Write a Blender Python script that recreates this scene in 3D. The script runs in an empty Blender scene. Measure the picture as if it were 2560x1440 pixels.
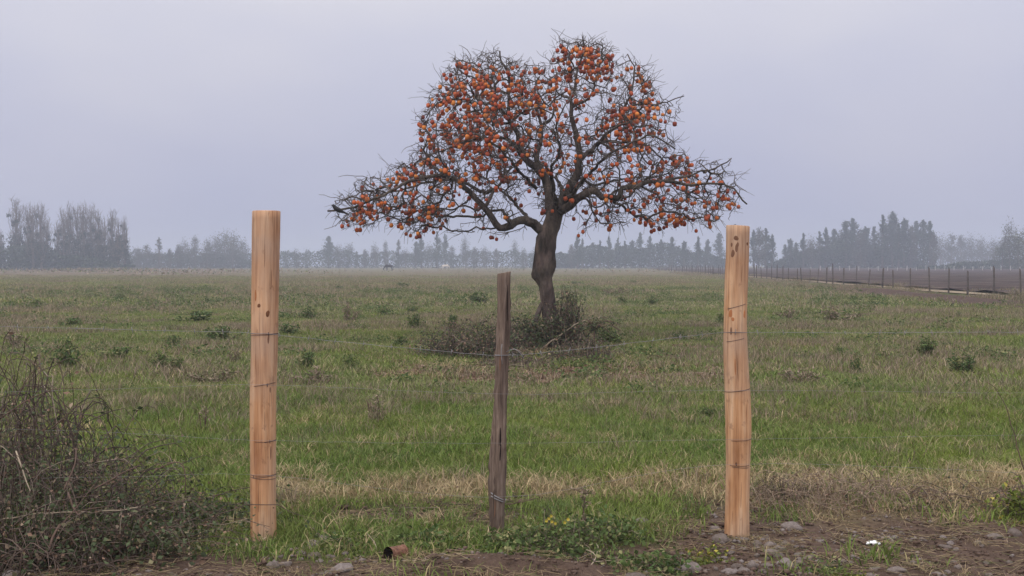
import bpy, math, random
import numpy as np
from mathutils import Vector, Matrix

random.seed(7)
rng = np.random.default_rng(11)
sc = bpy.context.scene
COL = sc.collection
R = math.radians

# ------------------------------------------------------------------ camera, sky, sun, exposure
FPX = 2745.0                       # focal length in pixels of the 2560 px wide photograph
CAM_H = 1.5
PITCH = math.atan(58.0 / FPX)
cam_d = bpy.data.cameras.new('camera')
cam_d.sensor_width = 36.0
cam_d.lens = 36.0 * FPX / 2560.0
cam_d.clip_start = 0.05
cam_d.clip_end = 6000.0
cam = bpy.data.objects.new('camera', cam_d)
COL.objects.link(cam)
cam.location = (0, 0, CAM_H)
cam.rotation_euler = (math.pi / 2 - PITCH, 0, 0)
sc.camera = cam

SUN_EL, SUN_AZ = R(48), R(205)     # soft brightness behind the overcast, behind the camera
world = bpy.data.worlds.new('World')
sc.world = world
world.use_nodes = True
wt = world.node_tree
for n in list(wt.nodes):
    wt.nodes.remove(n)
w_out = wt.nodes.new('ShaderNodeOutputWorld')
w_bg = wt.nodes.new('ShaderNodeBackground')
w_sky = wt.nodes.new('ShaderNodeTexSky')
w_sky.sky_type = 'NISHITA'
w_sky.sun_disc = False
w_sky.sun_elevation = SUN_EL
w_sky.sun_rotation = SUN_AZ
w_sky.dust_density = 6.0
w_sky.air_density = 1.0
w_tc = wt.nodes.new('ShaderNodeTexCoord')
w_sep = wt.nodes.new('ShaderNodeSeparateXYZ')
wt.links.new(w_tc.outputs['Generated'], w_sep.inputs[0])
w_ramp = wt.nodes.new('ShaderNodeValToRGB')       # overcast luminance, brighter towards the zenith
w_ramp.color_ramp.elements[0].position = 0.0
w_ramp.color_ramp.elements[0].color = (4.75, 4.86, 6.36, 1)
w_ramp.color_ramp.elements[1].position = 1.0
w_ramp.color_ramp.elements[1].color = (15.6, 15.4, 15.9, 1)
e = w_ramp.color_ramp.elements.new(0.10); e.color = (5.42, 5.46, 6.82, 1)
e = w_ramp.color_ramp.elements.new(0.24); e.color = (7.30, 7.20, 8.00, 1)
wt.links.new(w_sep.outputs['Z'], w_ramp.inputs[0])
w_noise = wt.nodes.new('ShaderNodeTexNoise')
w_noise.inputs['Scale'].default_value = 2.2
w_noise.inputs['Detail'].default_value = 3.0
w_map = wt.nodes.new('ShaderNodeMapping')
w_map.inputs['Scale'].default_value = (1, 1, 2.6)
wt.links.new(w_tc.outputs['Generated'], w_map.inputs[0])
wt.links.new(w_map.outputs[0], w_noise.inputs['Vector'])
w_nr = wt.nodes.new('ShaderNodeValToRGB')         # soft cloud mottling
w_nr.color_ramp.elements[0].position = 0.33
w_nr.color_ramp.elements[0].color = (0.88, 0.905, 0.985, 1)
w_nr.color_ramp.elements[1].position = 0.67
w_nr.color_ramp.elements[1].color = (1.08, 1.07, 1.04, 1)
wt.links.new(w_noise.outputs[0], w_nr.inputs[0])
w_mul = wt.nodes.new('ShaderNodeMix'); w_mul.data_type = 'RGBA'; w_mul.blend_type = 'MULTIPLY'
w_mul.inputs['Factor'].default_value = 1.0
wt.links.new(w_ramp.outputs[0], w_mul.inputs['A'])
wt.links.new(w_nr.outputs[0], w_mul.inputs['B'])
w_mix = wt.nodes.new('ShaderNodeMix'); w_mix.data_type = 'RGBA'
w_mix.inputs['Factor'].default_value = 0.93       # closed cloud cover over the clear sky
wt.links.new(w_sky.outputs[0], w_mix.inputs['A'])
wt.links.new(w_mul.outputs['Result'], w_mix.inputs['B'])
wt.links.new(w_mix.outputs['Result'], w_bg.inputs['Color'])
w_bg.inputs['Strength'].default_value = 0.10
wt.links.new(w_bg.outputs[0], w_out.inputs[0])

sun_d = bpy.data.lights.new('sun', 'SUN')
sun_d.energy = 1.5
sun_d.angle = R(50)
sun_d.color = (1.0, 0.95, 0.88)
sun = bpy.data.objects.new('sun', sun_d)
COL.objects.link(sun)
sdir = Vector((math.sin(SUN_AZ) * math.cos(SUN_EL), math.cos(SUN_AZ) * math.cos(SUN_EL), math.sin(SUN_EL)))
sun.rotation_euler = sdir.to_track_quat('Z', 'Y').to_euler()

vs = sc.view_settings
vs.view_transform = 'Standard'
vs.look = 'None'
vs.exposure = 0.0
vs.gamma = 1.0
vs.use_curve_mapping = False
sc.render.engine = 'CYCLES'
cy = sc.cycles
cy.use_denoising = True
cy.max_bounces = 5
cy.diffuse_bounces = 3
cy.glossy_bounces = 1
cy.transmission_bounces = 2
cy.volume_bounces = 1
cy.transparent_max_bounces = 4
cy.sample_clamp_indirect = 4.0

# ------------------------------------------------------------------ helpers
CP, SP = math.cos(PITCH), math.sin(PITCH)


def P(px, py, Y):
    """point of the place seen at photo pixel (px, py), Y metres in front of the camera"""
    u, v = (px - 1280) / FPX, (720 - py) / FPX
    dy = CP + v * SP
    t = Y / dy
    return np.array((u * t, Y, CAM_H + (-SP + v * CP) * t))


def G(px, py, z=0.0):
    u, v = (px - 1280) / FPX, (720 - py) / FPX
    dy, dz = CP + v * SP, -SP + v * CP
    t = (z - CAM_H) / dz
    return np.array((u * t, dy * t, z))


def topx(x, y, z=0.0):
    """rough photo pixel of a world point"""
    return 1280 + FPX * x / np.maximum(y, 0.5), 662 + FPX * (CAM_H - z) / np.maximum(y, 0.5)


def hash2(i, j, s):
    h = (i * 374761393 + j * 668265263 + s * 974634777) & 0xFFFFFFFF
    h = ((h ^ (h >> 13)) * 1274126177) & 0xFFFFFFFF
    return ((h ^ (h >> 16)) & 0xFFFFFF) / float(0xFFFFFF)


def vnoise(x, y, s=0):
    x = np.asarray(x, float); y = np.asarray(y, float)
    i = np.floor(x).astype(np.int64); j = np.floor(y).astype(np.int64)
    fx, fy = x - i, y - j
    fx = fx * fx * (3 - 2 * fx); fy = fy * fy * (3 - 2 * fy)
    a = hash2(i, j, s); b = hash2(i + 1, j, s); c = hash2(i, j + 1, s); d = hash2(i + 1, j + 1, s)
    return (a * (1 - fx) + b * fx) * (1 - fy) + (c * (1 - fx) + d * fx) * fy


def fbm(x, y, s=0, o=4):
    t = 0; a = 0.5; n = 0
    for k in range(o):
        t = t + a * vnoise(x * 2 ** k + 17 * k, y * 2 ** k - 9 * k, s + k); n += a; a *= 0.55
    return t / n


def sst(a, b, x):
    t = np.clip((x - a) / (b - a), 0, 1)
    return t * t * (3 - 2 * t)


def mesh_from(name, V, F, mats, smooth=False, midx=None, attr=None):
    """F: list of int arrays, each (n, 3) or (n, 4)"""
    me = bpy.data.meshes.new(name)
    V = np.asarray(V, np.float32).reshape(-1, 3)
    Fs = [np.asarray(f, np.int32) for f in F if len(f)]
    nl = sum(f.size for f in Fs); nf = sum(len(f) for f in Fs)
    me.vertices.add(len(V)); me.vertices.foreach_set('co', V.ravel())
    me.loops.add(nl); me.polygons.add(nf)
    me.loops.foreach_set('vertex_index', np.concatenate([f.ravel() for f in Fs]))
    tot = np.concatenate([np.full(len(f), f.shape[1], np.int32) for f in Fs])
    st = np.concatenate([[0], np.cumsum(tot)[:-1]]).astype(np.int32)
    me.polygons.foreach_set('loop_start', st)
    me.polygons.foreach_set('loop_total', tot)
    if smooth:
        me.polygons.foreach_set('use_smooth', np.ones(nf, bool))
    if midx is not None:
        me.polygons.foreach_set('material_index', np.asarray(midx, np.int32))
    for m in (mats if isinstance(mats, (list, tuple)) else [mats]):
        me.materials.append(m)
    if attr:
        for k, a in attr.items():
            at = me.attributes.new(k, 'FLOAT_COLOR', 'POINT')
            a = np.asarray(a, np.float32)
            if a.shape[1] == 3:
                a = np.hstack([a, np.ones((len(a), 1), np.float32)])
            at.data.foreach_set('color', a.ravel())
    me.update(calc_edges=True)
    me.validate()
    return me


class MB:
    def __init__(s):
        s.V = []; s.F3 = []; s.F4 = []; s.n = 0; s.A = []

    def add(s, V, F3=None, F4=None, a=None):
        V = np.asarray(V, float).reshape(-1, 3)
        s.V.append(V)
        if F3 is not None and len(F3): s.F3.append(np.asarray(F3) + s.n)
        if F4 is not None and len(F4): s.F4.append(np.asarray(F4) + s.n)
        s.A.append(np.full((len(V), 3), 0.5) if a is None else np.broadcast_to(np.asarray(a, float), (len(V), 3)))
        s.n += len(V)

    def mesh(s, name, mat, smooth=False, bv=False):
        F = []
        if s.F4: F.append(np.concatenate(s.F4))
        if s.F3: F.append(np.concatenate(s.F3))
        return mesh_from(name, np.concatenate(s.V), F, mat, smooth, attr={'bv': np.concatenate(s.A)} if bv else None)


def tube(mb, pts, rad, sides=6, cap=True, rough=0.0, a=None):
    pts = np.asarray(pts, float); n = len(pts)
    rad = np.broadcast_to(np.asarray(rad, float), (n,))
    T = np.gradient(pts, axis=0)
    T /= np.linalg.norm(T, axis=1)[:, None] + 1e-9
    ref = np.array((0.31, 0.95, 0.12)) if abs(T[0][1]) < 0.8 else np.array((1.0, 0.1, 0.2))
    U = np.cross(T, ref); U /= np.linalg.norm(U, axis=1)[:, None] + 1e-9
    W = np.cross(T, U)
    th = np.arange(sides) / sides * 2 * math.pi
    rr = rad[:, None] * (1 + (rough * rng.standard_normal((n, sides)) if rough else 0))
    V = pts[:, None, :] + rr[:, :, None] * (np.cos(th)[None, :, None] * U[:, None, :] + np.sin(th)[None, :, None] * W[:, None, :])
    V = V.reshape(-1, 3)
    k = np.arange(sides); k2 = (k + 1) % sides
    F4 = np.concatenate([np.stack([i * sides + k, i * sides + k2, (i + 1) * sides + k2, (i + 1) * sides + k], 1) for i in range(n - 1)])
    F3 = None
    if cap:
        V = np.vstack([V, pts[0], pts[-1]])
        c0, c1 = n * sides, n * sides + 1
        F3 = np.concatenate([np.stack([k2, k, np.full(sides, c0)], 1),
                             np.stack([(n - 1) * sides + k, (n - 1) * sides + k2, np.full(sides, c1)], 1)])
    mb.add(V, F3, F4, a)


def catmull(pts, step):
    pts = np.asarray(pts, float)
    Q = np.vstack([2 * pts[0] - pts[1], pts, 2 * pts[-1] - pts[-2]])
    out = []
    for i in range(1, len(Q) - 2):
        p0, p1, p2, p3 = Q[i - 1], Q[i], Q[i + 1], Q[i + 2]
        m = max(2, int(np.linalg.norm((p2 - p1)[:3]) / step))
        t = (np.arange(m) / m)[:, None]
        out.append(0.5 * (2 * p1 + (p2 - p0) * t + (2 * p0 - 5 * p1 + 4 * p2 - p3) * t ** 2 + (3 * p1 - p0 - 3 * p2 + p3) * t ** 3))
    out.append(pts[-1:])
    return np.concatenate(out)


def leaves(mb, C, size, flat=0.0, asp=0.55, a=None):
    """folded leaf blades at the points C"""
    C = np.asarray(C, float).reshape(-1, 3); n = len(C)
    size = np.broadcast_to(np.asarray(size, float), (n,))
    d = rng.standard_normal((n, 3)); d[:, 2] *= (1 - flat); d /= np.linalg.norm(d, axis=1)[:, None]
    u = rng.standard_normal((n, 3)); u[:, 2] *= (1 - flat)
    u -= (u * d).sum(1)[:, None] * d; u /= np.linalg.norm(u, axis=1)[:, None] + 1e-9
    w = np.cross(d, u)
    s = size[:, None]
    V = np.stack([C - d * s * .5, C + u * s * asp * .5 + w * s * .12, C + d * s * .5, C - u * s * asp * .5 + w * s * .12], 1).reshape(-1, 3)
    b = (np.arange(n) * 4)[:, None]
    F3 = np.concatenate([b + np.array([[0, 1, 2]]), b + np.array([[0, 2, 3]])])
    if a is None:
        a = np.repeat(np.stack([rng.random(n), rng.random(n), rng.random(n)], 1), 4, 0)
    mb.add(V, F3, None, a)


def blades(mb, C, h, w, lean, droop=0.25):
    """grass blades: quad and tip triangle, colour variation baked per blade"""
    C = np.asarray(C, float); n = len(C)
    h = np.broadcast_to(h, (n,))[:, None]; w = np.broadcast_to(w, (n,))[:, None]
    az = rng.random(n) * 2 * math.pi
    D = np.stack([np.cos(az), np.sin(az), np.zeros(n)], 1)
    fz = rng.random(n) * 2 * math.pi
    S = np.stack([np.cos(fz), np.sin(fz), np.zeros(n)], 1)
    ln = (lean * (0.3 + rng.random(n)))[:, None]
    up = np.array((0, 0, 1.0))
    m = C + up * h * 0.58 + D * h * ln * 0.45
    t = C + up * h * (1 - droop * ln) + D * h * ln * 1.25
    V = np.stack([C - S * w / 2, C + S * w / 2, m + S * w * .42, m - S * w * .42, t], 1).reshape(-1, 3)
    b = (np.arange(n) * 5)[:, None]
    r = rng.random((n, 3))
    mb.add(V, b + np.array([[3, 2, 4]]), b + np.array([[0, 1, 2, 3]]), np.repeat(r, 5, 0))


def tag(o, label=None, cat=None, group=None, kind=None):
    if label: o['label'] = label
    if cat: o['category'] = cat
    if group: o['group'] = group
    if kind: o['kind'] = kind
    return o


def obj(name, me, parent=None, loc=None, rot=None, scl=None):
    o = bpy.data.objects.new(name, me)
    COL.objects.link(o)
    if parent is not None: o.parent = parent
    if loc is not None: o.location = loc
    if rot is not None: o.rotation_euler = rot
    if scl is not None: o.scale = scl if hasattr(scl, '__len__') else (scl,) * 3
    return o


def empty(name, loc=(0, 0, 0), rz=0.0, scl=None):
    o = obj(name, None, None, loc, (0, 0, rz), scl)
    o.empty_display_size = 0.1
    return o


# ------------------------------------------------------------------ materials
def nt_new(name):
    m = bpy.data.materials.new(name)
    m.use_nodes = True
    nt = m.node_tree
    b = nt.nodes['Principled BSDF']
    return m, nt, b


def nnode(nt, t, **kw):
    n = nt.nodes.new(t)
    for k, v in kw.items():
        setattr(n, k, v)
    return n


def ramp(nt, fac, stops):
    r = nnode(nt, 'ShaderNodeValToRGB')
    el = r.color_ramp.elements
    while len(el) < len(stops):
        el.new(0.5)
    for e_, (p, c) in zip(el, stops):
        e_.position = p; e_.color = (*c, 1) if len(c) == 3 else c
    if fac is not None: nt.links.new(fac, r.inputs[0])
    return r.outputs[0]


def noise(nt, scale, detail=4, rough=0.55, vec=None, stretch=None):
    n = nnode(nt, 'ShaderNodeTexNoise')
    n.inputs['Scale'].default_value = scale
    n.inputs['Detail'].default_value = detail
    n.inputs['Roughness'].default_value = rough
    if vec is None:
        vec = nnode(nt, 'ShaderNodeNewGeometry').outputs['Position']
    if stretch:
        mp = nnode(nt, 'ShaderNodeMapping'); mp.inputs['Scale'].default_value = stretch
        nt.links.new(vec, mp.inputs[0]); vec = mp.outputs[0]
    nt.links.new(vec, n.inputs['Vector'])
    return n.outputs[0]


def mixc(nt, fac, a, b, mode='MIX'):
    m = nnode(nt, 'ShaderNodeMix', data_type='RGBA', blend_type=mode)
    for k, v in (('Factor', fac), ('A', a), ('B', b)):
        if hasattr(v, 'is_linked'): nt.links.new(v, m.inputs[k])
        elif k == 'Factor': m.inputs[k].default_value = v
        else: m.inputs[k].default_value = (*v, 1)
    return m.outputs['Result']


def bump(nt, b, h, strength=0.5, dist=0.02):
    n = nnode(nt, 'ShaderNodeBump')
    n.inputs['Strength'].default_value = strength
    n.inputs['Distance'].default_value = dist
    nt.links.new(h, n.inputs['Height'])
    nt.links.new(n.outputs[0], b.inputs['Normal'])


def plain(name, c, rough=0.85, spec=0.2):
    m, nt, b = nt_new(name)
    n = noise(nt, 9, 4)
    col = ramp(nt, n, [(0.3, tuple(x * 0.7 for x in c)), (0.7, tuple(min(1, x * 1.25) for x in c))])
    nt.links.new(col, b.inputs['Base Color'])
    b.inputs['Roughness'].default_value = rough
    b.inputs['Specular IOR Level'].default_value = spec
    return m


def grass_mat(name, c1, c2, straw, strawp, nscale=0.9, transl=0.25, patchy=False):
    m, nt, b = nt_new(name)
    at = nnode(nt, 'ShaderNodeAttribute', attribute_name='bv')
    sep = nnode(nt, 'ShaderNodeSeparateColor')
    nt.links.new(at.outputs['Color'], sep.inputs[0])
    big = noise(nt, nscale, 4)
    c = mixc(nt, ramp(nt, big, [(0.32, (0, 0, 0)), (0.68, (1, 1, 1))]), c1, c2)
    if patchy:     # yellower and bluer swards, clumps of dying grass
        p1 = noise(nt, nscale * .42, 5, .6)
        c = mixc(nt, ramp(nt, p1, [(0.48, (0, 0, 0)), (0.64, (.75, .75, .75))]), c, (0.205, 0.255, 0.042))
        p2 = noise(nt, nscale * 2.3, 4, .6)
        c = mixc(nt, ramp(nt, p2, [(0.54, (0, 0, 0)), (0.68, (.5, .5, .5))]), c, (0.125, 0.185, 0.070))
        p3 = noise(nt, nscale * 3.7, 3, .6)
        c = mixc(nt, ramp(nt, p3, [(0.60, (0, 0, 0)), (0.72, (.45, .45, .45))]), c, (0.250, 0.205, 0.110))
    st = ramp(nt, sep.outputs[0], [(1 - strawp - 0.02, (0, 0, 0)), (1 - strawp + 0.02, (1, 1, 1))])
    c = mixc(nt, st, c, straw)
    br = ramp(nt, sep.outputs[1], [(0, (0.62, 0.62, 0.62)), (1, (1.35, 1.35, 1.35))])
    c = mixc(nt, 1.0, c, br, 'MULTIPLY')
    nt.links.new(c, b.inputs['Base Color'])
    b.inputs['Roughness'].default_value = 0.65
    b.inputs['Specular IOR Level'].default_value = 0.25
    tr = nnode(nt, 'ShaderNodeBsdfTranslucent')
    nt.links.new(c, tr.inputs[0])
    ms = nnode(nt, 'ShaderNodeMixShader'); ms.inputs[0].default_value = transl
    nt.links.new(b.outputs[0], ms.inputs[1]); nt.links.new(tr.outputs[0], ms.inputs[2])
    nt.links.new(ms.outputs[0], nt.nodes['Material Output'].inputs['Surface'])
    return m


M = {}
M['green'] = grass_mat('green_grass', (0.132, 0.202, 0.038), (0.188, 0.232, 0.058), (0.36, 0.29, 0.15), 0.10, patchy=True)
M['green_mid'] = grass_mat('green_grass_mid', (0.152, 0.212, 0.048), (0.208, 0.236, 0.074), (0.38, 0.31, 0.18), 0.14, .5, patchy=True)
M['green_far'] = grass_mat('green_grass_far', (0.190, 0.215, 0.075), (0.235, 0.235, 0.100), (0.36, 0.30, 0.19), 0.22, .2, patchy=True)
M['tan'] = grass_mat('dry_grass', (0.45, 0.35, 0.20), (0.36, 0.265, 0.15), (0.22, 0.23, 0.09), 0.16, 1.5, 0.15)
M['brown'] = grass_mat('dead_weed', (0.250, 0.180, 0.135), (0.310, 0.245, 0.165), (0.14, 0.16, 0.06), 0.30, 1.0, 0.1)
M['weed'] = grass_mat('weed_leaf', (0.068, 0.112, 0.032), (0.115, 0.158, 0.044), (0.24, 0.23, 0.10), 0.2, 2.0, 0.2)
M['bramble_leaf'] = grass_mat('bramble_leaf', (0.056, 0.082, 0.034), (0.090, 0.108, 0.050), (0.17, 0.15, 0.08), 0.15, 3.0, 0.15)
M['dead_leaf'] = grass_mat('dead_leaf', (0.185, 0.108, 0.070), (0.235, 0.150, 0.102), (0.27, 0.20, 0.14), 0.3, 3.0, 0.1)
M['yellow_leaf'] = grass_mat('yellow_leaf', (0.12, 0.16, 0.03), (0.18, 0.195, 0.04), (0.40, 0.34, 0.06), 0.14, 5.0, 0.2)
M['flower'] = plain('yellow_petal', (0.48, 0.38, 0.06))
M['cane'] = plain('bramble_cane', (0.135, 0.088, 0.068))
M['cane_var'] = grass_mat('bramble_canes', (0.066, 0.045, 0.036), (0.112, 0.080, 0.062), (0.26, 0.205, 0.155), 0.08, 2.5, 0.0)
M['pale_cane_var'] = grass_mat('dry_canes', (0.26, 0.19, 0.135), (0.34, 0.255, 0.18), (0.16, 0.11, 0.085), 0.3, 2.5, 0.0)
M['pale_cane'] = plain('pale_cane', (0.36, 0.29, 0.21))
M['spire'] = grass_mat('dark_foliage', (0.030, 0.048, 0.026), (0.050, 0.066, 0.036), (0.07, 0.08, 0.05), 0.2, 0.15, 0.05)
M['broad'] = grass_mat('broad_foliage', (0.060, 0.064, 0.044), (0.082, 0.082, 0.054), (0.11, 0.09, 0.07), 0.3, 0.15, 0.05)
M['olive'] = grass_mat('olive_foliage', (0.085, 0.098, 0.045), (0.105, 0.108, 0.05), (0.13, 0.12, 0.07), 0.3, 0.15, 0.05)
M['bare'] = plain('bare_poplar_wood', (0.16, 0.125, 0.110))
M['mistletoe'] = grass_mat('ivy_foliage', (0.022, 0.034, 0.022), (0.036, 0.046, 0.028), (0.05, 0.05, 0.03), 0.2, 0.3, 0.05)
M['dark_horse'] = plain('dark_coat', (0.022, 0.018, 0.018), 0.6)
M['pale_horse'] = plain('pale_coat', (0.66, 0.58, 0.50), 0.7)
M['bird'] = plain('dark_plumage', (0.022, 0.020, 0.020), 0.6)
M['wire'] = plain('galvanised_wire', (0.26, 0.25, 0.25), 0.6, 0.3)
M['rust_wire'] = plain('rusted_wire', (0.125, 0.085, 0.070), 0.7)
M['white'] = plain('white_plastic', (0.82, 0.81, 0.78), 0.5)
M['far_post'] = plain('far_post', (0.105, 0.088, 0.080))
M['pale_post'] = plain('pale_post', (0.55, 0.52, 0.50))


def mat_bark(name, dark, light, sc1=7.0):
    m, nt, b = nt_new(name)
    tc = nnode(nt, 'ShaderNodeTexCoord').outputs['Object']
    n1 = noise(nt, sc1, 6, 0.65, tc, (1, 1, 0.35))
    n2 = noise(nt, 1.6, 3, 0.5, tc)
    vo = nnode(nt, 'ShaderNodeTexVoronoi'); vo.inputs['Scale'].default_value = 16
    mp = nnode(nt, 'ShaderNodeMapping'); mp.inputs['Scale'].default_value = (1, 1, 0.4)
    nt.links.new(tc, mp.inputs[0]); nt.links.new(mp.outputs[0], vo.inputs['Vector'])
    c = ramp(nt, n1, [(0.30, dark), (0.72, light)])
    c = mixc(nt, ramp(nt, n2, [(0.45, (0, 0, 0)), (0.70, (0.35, 0.35, 0.35))]), c, (0.085, 0.082, 0.056))
    n3 = noise(nt, 5.5, 4, 0.6, tc, (1, 1, 0.3))
    c = mixc(nt, 1.0, c, ramp(nt, n3, [(0.36, (.50, .48, .47)), (.5, (1, 1, 1)), (.64, (1.5, 1.46, 1.45))]), 'MULTIPLY')
    nt.links.new(c, b.inputs['Base Color'])
    b.inputs['Roughness'].default_value = 0.9
    b.inputs['Specular IOR Level'].default_value = 0.15
    h = mixc(nt, 0.5, n1, vo.outputs['Distance'])
    bump(nt, b, h, 1.0, 0.06)
    return m


M['bark'] = mat_bark('persimmon_bark', (0.024, 0.018, 0.016), (0.160, 0.118, 0.100))
M['limb'] = mat_bark('persimmon_limb_bark', (0.030, 0.024, 0.021), (0.135, 0.105, 0.088))
M['twig'] = plain('persimmon_twig', (0.112, 0.092, 0.080))


def mat_fruit():
    m, nt, b = nt_new('persimmon_skin')
    oi = nnode(nt, 'ShaderNodeObjectInfo'); ge = nnode(nt, 'ShaderNodeNewGeometry')
    ad = nnode(nt, 'ShaderNodeMath', operation='ADD')
    nt.links.new(oi.outputs['Random'], ad.inputs[0]); nt.links.new(ge.outputs['Random Per Island'], ad.inputs[1])
    fr = nnode(nt, 'ShaderNodeMath', operation='FRACT'); nt.links.new(ad.outputs[0], fr.inputs[0])
    c = ramp(nt, fr.outputs[0], [(0.0, (0.20, 0.044, 0.030)), (0.25, (0.38, 0.072, 0.032)), (0.65, (0.53, 0.122, 0.036)), (0.9, (0.66, 0.195, 0.040)), (1.0, (0.68, 0.24, 0.05))])  # random reds and oranges; the darkest stand in for fruit in shadow
    n = noise(nt, 40, 3)
    c = mixc(nt, ramp(nt, n, [(0.55, (0, 0, 0)), (0.75, (0.35, 0.35, 0.35))]), c, (0.22, 0.06, 0.02))
    nt.links.new(c, b.inputs['Base Color'])
    b.inputs['Roughness'].default_value = 0.55
    b.inputs['Specular IOR Level'].default_value = 0.25
    return m


M['fruit'] = mat_fruit()
M['calyx'] = plain('dry_calyx', (0.075, 0.055, 0.035))


def mat_post(name, stops, grain=1.0, bumpy=0.3, knots=True):
    m, nt, b = nt_new(name)
    tc = nnode(nt, 'ShaderNodeTexCoord').outputs['Object']
    n1 = noise(nt, 30 * grain, 5, 0.6, tc, (1, 1, 0.045))
    n2 = noise(nt, 5.0, 4, 0.55, tc, (1.4, 1.4, 0.55))
    wv = nnode(nt, 'ShaderNodeTexWave'); wv.wave_type = 'RINGS'; wv.rings_direction = 'Z'
    wv.inputs['Scale'].default_value = 10; wv.inputs['Distortion'].default_value = 7
    wv.inputs['Detail'].default_value = 3; wv.inputs['Detail Scale'].default_value = 1.2
    mp = nnode(nt, 'ShaderNodeMapping'); mp.inputs['Scale'].default_value = (1, 1, 0.13)
    nt.links.new(tc, mp.inputs[0]); nt.links.new(mp.outputs[0], wv.inputs['Vector'])
    f = mixc(nt, 0.5, n1, n2)
    c = ramp(nt, f, stops)
    g = ramp(nt, wv.outputs[0], [(0.0, (0.74, 0.66, 0.58)), (0.4, (1, 1, 1))])
    c = mixc(nt, 0.55, c, g, 'MULTIPLY')
    d = noise(nt, 13, 5, 0.7, tc, (1, 1, 0.5))
    c = mixc(nt, ramp(nt, d, [(0.60, (0, 0, 0)), (0.74, (0.6, 0.6, 0.6))]), c, (0.20, 0.10, 0.055))
    gr = noise(nt, 3.1, 3, 0.5, tc, (1, 1, 0.7))
    c = mixc(nt, ramp(nt, gr, [(0.44, (0, 0, 0)), (0.66, (0.7, 0.7, 0.7))]), c, (0.44, 0.315, 0.235))
    st = noise(nt, 90, 4, .7, tc, (1, 1, 0.03))
    c = mixc(nt, 1.0, c, ramp(nt, st, [(0.32, (.66, .60, .55)), (0.5, (1, 1, 1)), (0.7, (1.14, 1.14, 1.12))]), 'MULTIPLY')
    bl = noise(nt, 26, 3, .6, tc, (1, 1, .6))
    c = mixc(nt, ramp(nt, bl, [(0.64, (0, 0, 0)), (0.72, (.5, .5, .5))]), c, (.25, .13, .075))
    nt.links.new(c, b.inputs['Base Color'])
    b.inputs['Roughness'].default_value = 0.8
    b.inputs['Specular IOR Level'].default_value = 0.2
    bump(nt, b, n1, bumpy, 0.006)
    return m


M['pine'] = mat_post('peeled_pine', [(0.34, (0.37, 0.170, 0.082)), (0.5, (0.56, 0.305, 0.160)), (0.64, (0.66, 0.425, 0.265))])
M['pine_b'] = mat_post('peeled_pine_paler', [(0.34, (0.38, 0.185, 0.088)), (0.5, (0.58, 0.325, 0.170)), (0.64, (0.68, 0.45, 0.280))])
M['knot'] = plain('wood_knot', (0.16, 0.07, 0.035))
M['knot_pale'] = plain('resin_knot', (0.42, 0.17, 0.07))
M['scar'] = plain('bark_scar', (0.20, 0.105, 0.065))
M['endgrain'] = plain('end_grain', (0.33, 0.23, 0.16))


def mat_old():
    m, nt, b = nt_new('weathered_post')
    tc = nnode(nt, 'ShaderNodeTexCoord').outputs['Object']
    n1 = noise(nt, 42, 6, 0.7, tc, (1, 1, 0.05))
    n2 = noise(nt, 5, 4, 0.6, tc, (1, 1, 0.5))
    c = ramp(nt, n1, [(0.33, (0.060, 0.042, 0.034)), (0.5, (0.215, 0.155, 0.120)), (0.68, (0.37, 0.285, 0.225))])
    sx = nnode(nt, 'ShaderNodeSeparateXYZ'); nt.links.new(tc, sx.inputs[0])
    c = mixc(nt, ramp(nt, n2, [(0.40, (0, 0, 0)), (0.66, (0.7, 0.7, 0.7))]), c, (0.120, 0.086, 0.070))
    zr = nnode(nt, 'ShaderNodeMath', operation='ADD'); nt.links.new(sx.outputs['Z'], zr.inputs[0]); nt.links.new(n2, zr.inputs[1])
    c = mixc(nt, ramp(nt, zr.outputs[0], [(0.2, (.6, .6, .6)), (1.0, (0, 0, 0))]), c, (0.085, 0.060, 0.050))
    nt.links.new(c, b.inputs['Base Color'])
    b.inputs['Roughness'].default_value = 0.9
    b.inputs['Specular IOR Level'].default_value = 0.12
    bump(nt, b, n1, 1.0, 0.012)
    return m


M['old'] = mat_old()


def mat_rust():
    m, nt, b = nt_new('rusted_tin')
    n1 = noise(nt, 60, 5, 0.65)
    c = ramp(nt, n1, [(0.3, (0.06, 0.026, 0.017)), (0.5, (0.165, 0.072, 0.042)), (0.7, (0.28, 0.15, 0.095))])
    nt.links.new(c, b.inputs['Base Color'])
    b.inputs['Roughness'].default_value = 0.85
    bump(nt, b, n1, 0.5, 0.004)
    return m


M['rust'] = mat_rust()
M['near_black'] = plain('can_inside', (0.020, 0.013, 0.011))  # near black, shared by the can's inside and the post splits


def mat_stone(name, a, c2):
    m, nt, b = nt_new(name)
    oi = nnode(nt, 'ShaderNodeObjectInfo')
    tc = nnode(nt, 'ShaderNodeTexCoord').outputs['Object']
    n1 = noise(nt, 3.5, 6, 0.65, tc)
    c = ramp(nt, n1, [(0.32, a), (0.68, c2)])
    v = ramp(nt, oi.outputs['Random'], [(0, (0.70, 0.66, 0.62)), (0.5, (1, 0.97, 0.93)), (1, (1.2, 1.2, 1.24))])
    c = mixc(nt, 1.0, c, v, 'MULTIPLY')
    ge = nnode(nt, 'ShaderNodeNewGeometry'); sp = nnode(nt, 'ShaderNodeSeparateXYZ')
    nt.links.new(ge.outputs['Position'], sp.inputs[0])
    n3 = noise(nt, 11, 4, 0.6, tc)
    c = mixc(nt, ramp(nt, n3, [(0.5, (0, 0, 0)), (0.68, (0.75, 0.75, 0.75))]), c, (0.17, 0.115, 0.085))
    nt.links.new(c, b.inputs['Base Color'])
    b.inputs['Roughness'].default_value = 0.85
    b.inputs['Specular IOR Level'].default_value = 0.2
    bump(nt, b, n1, 0.4, 0.02)
    return m


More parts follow.
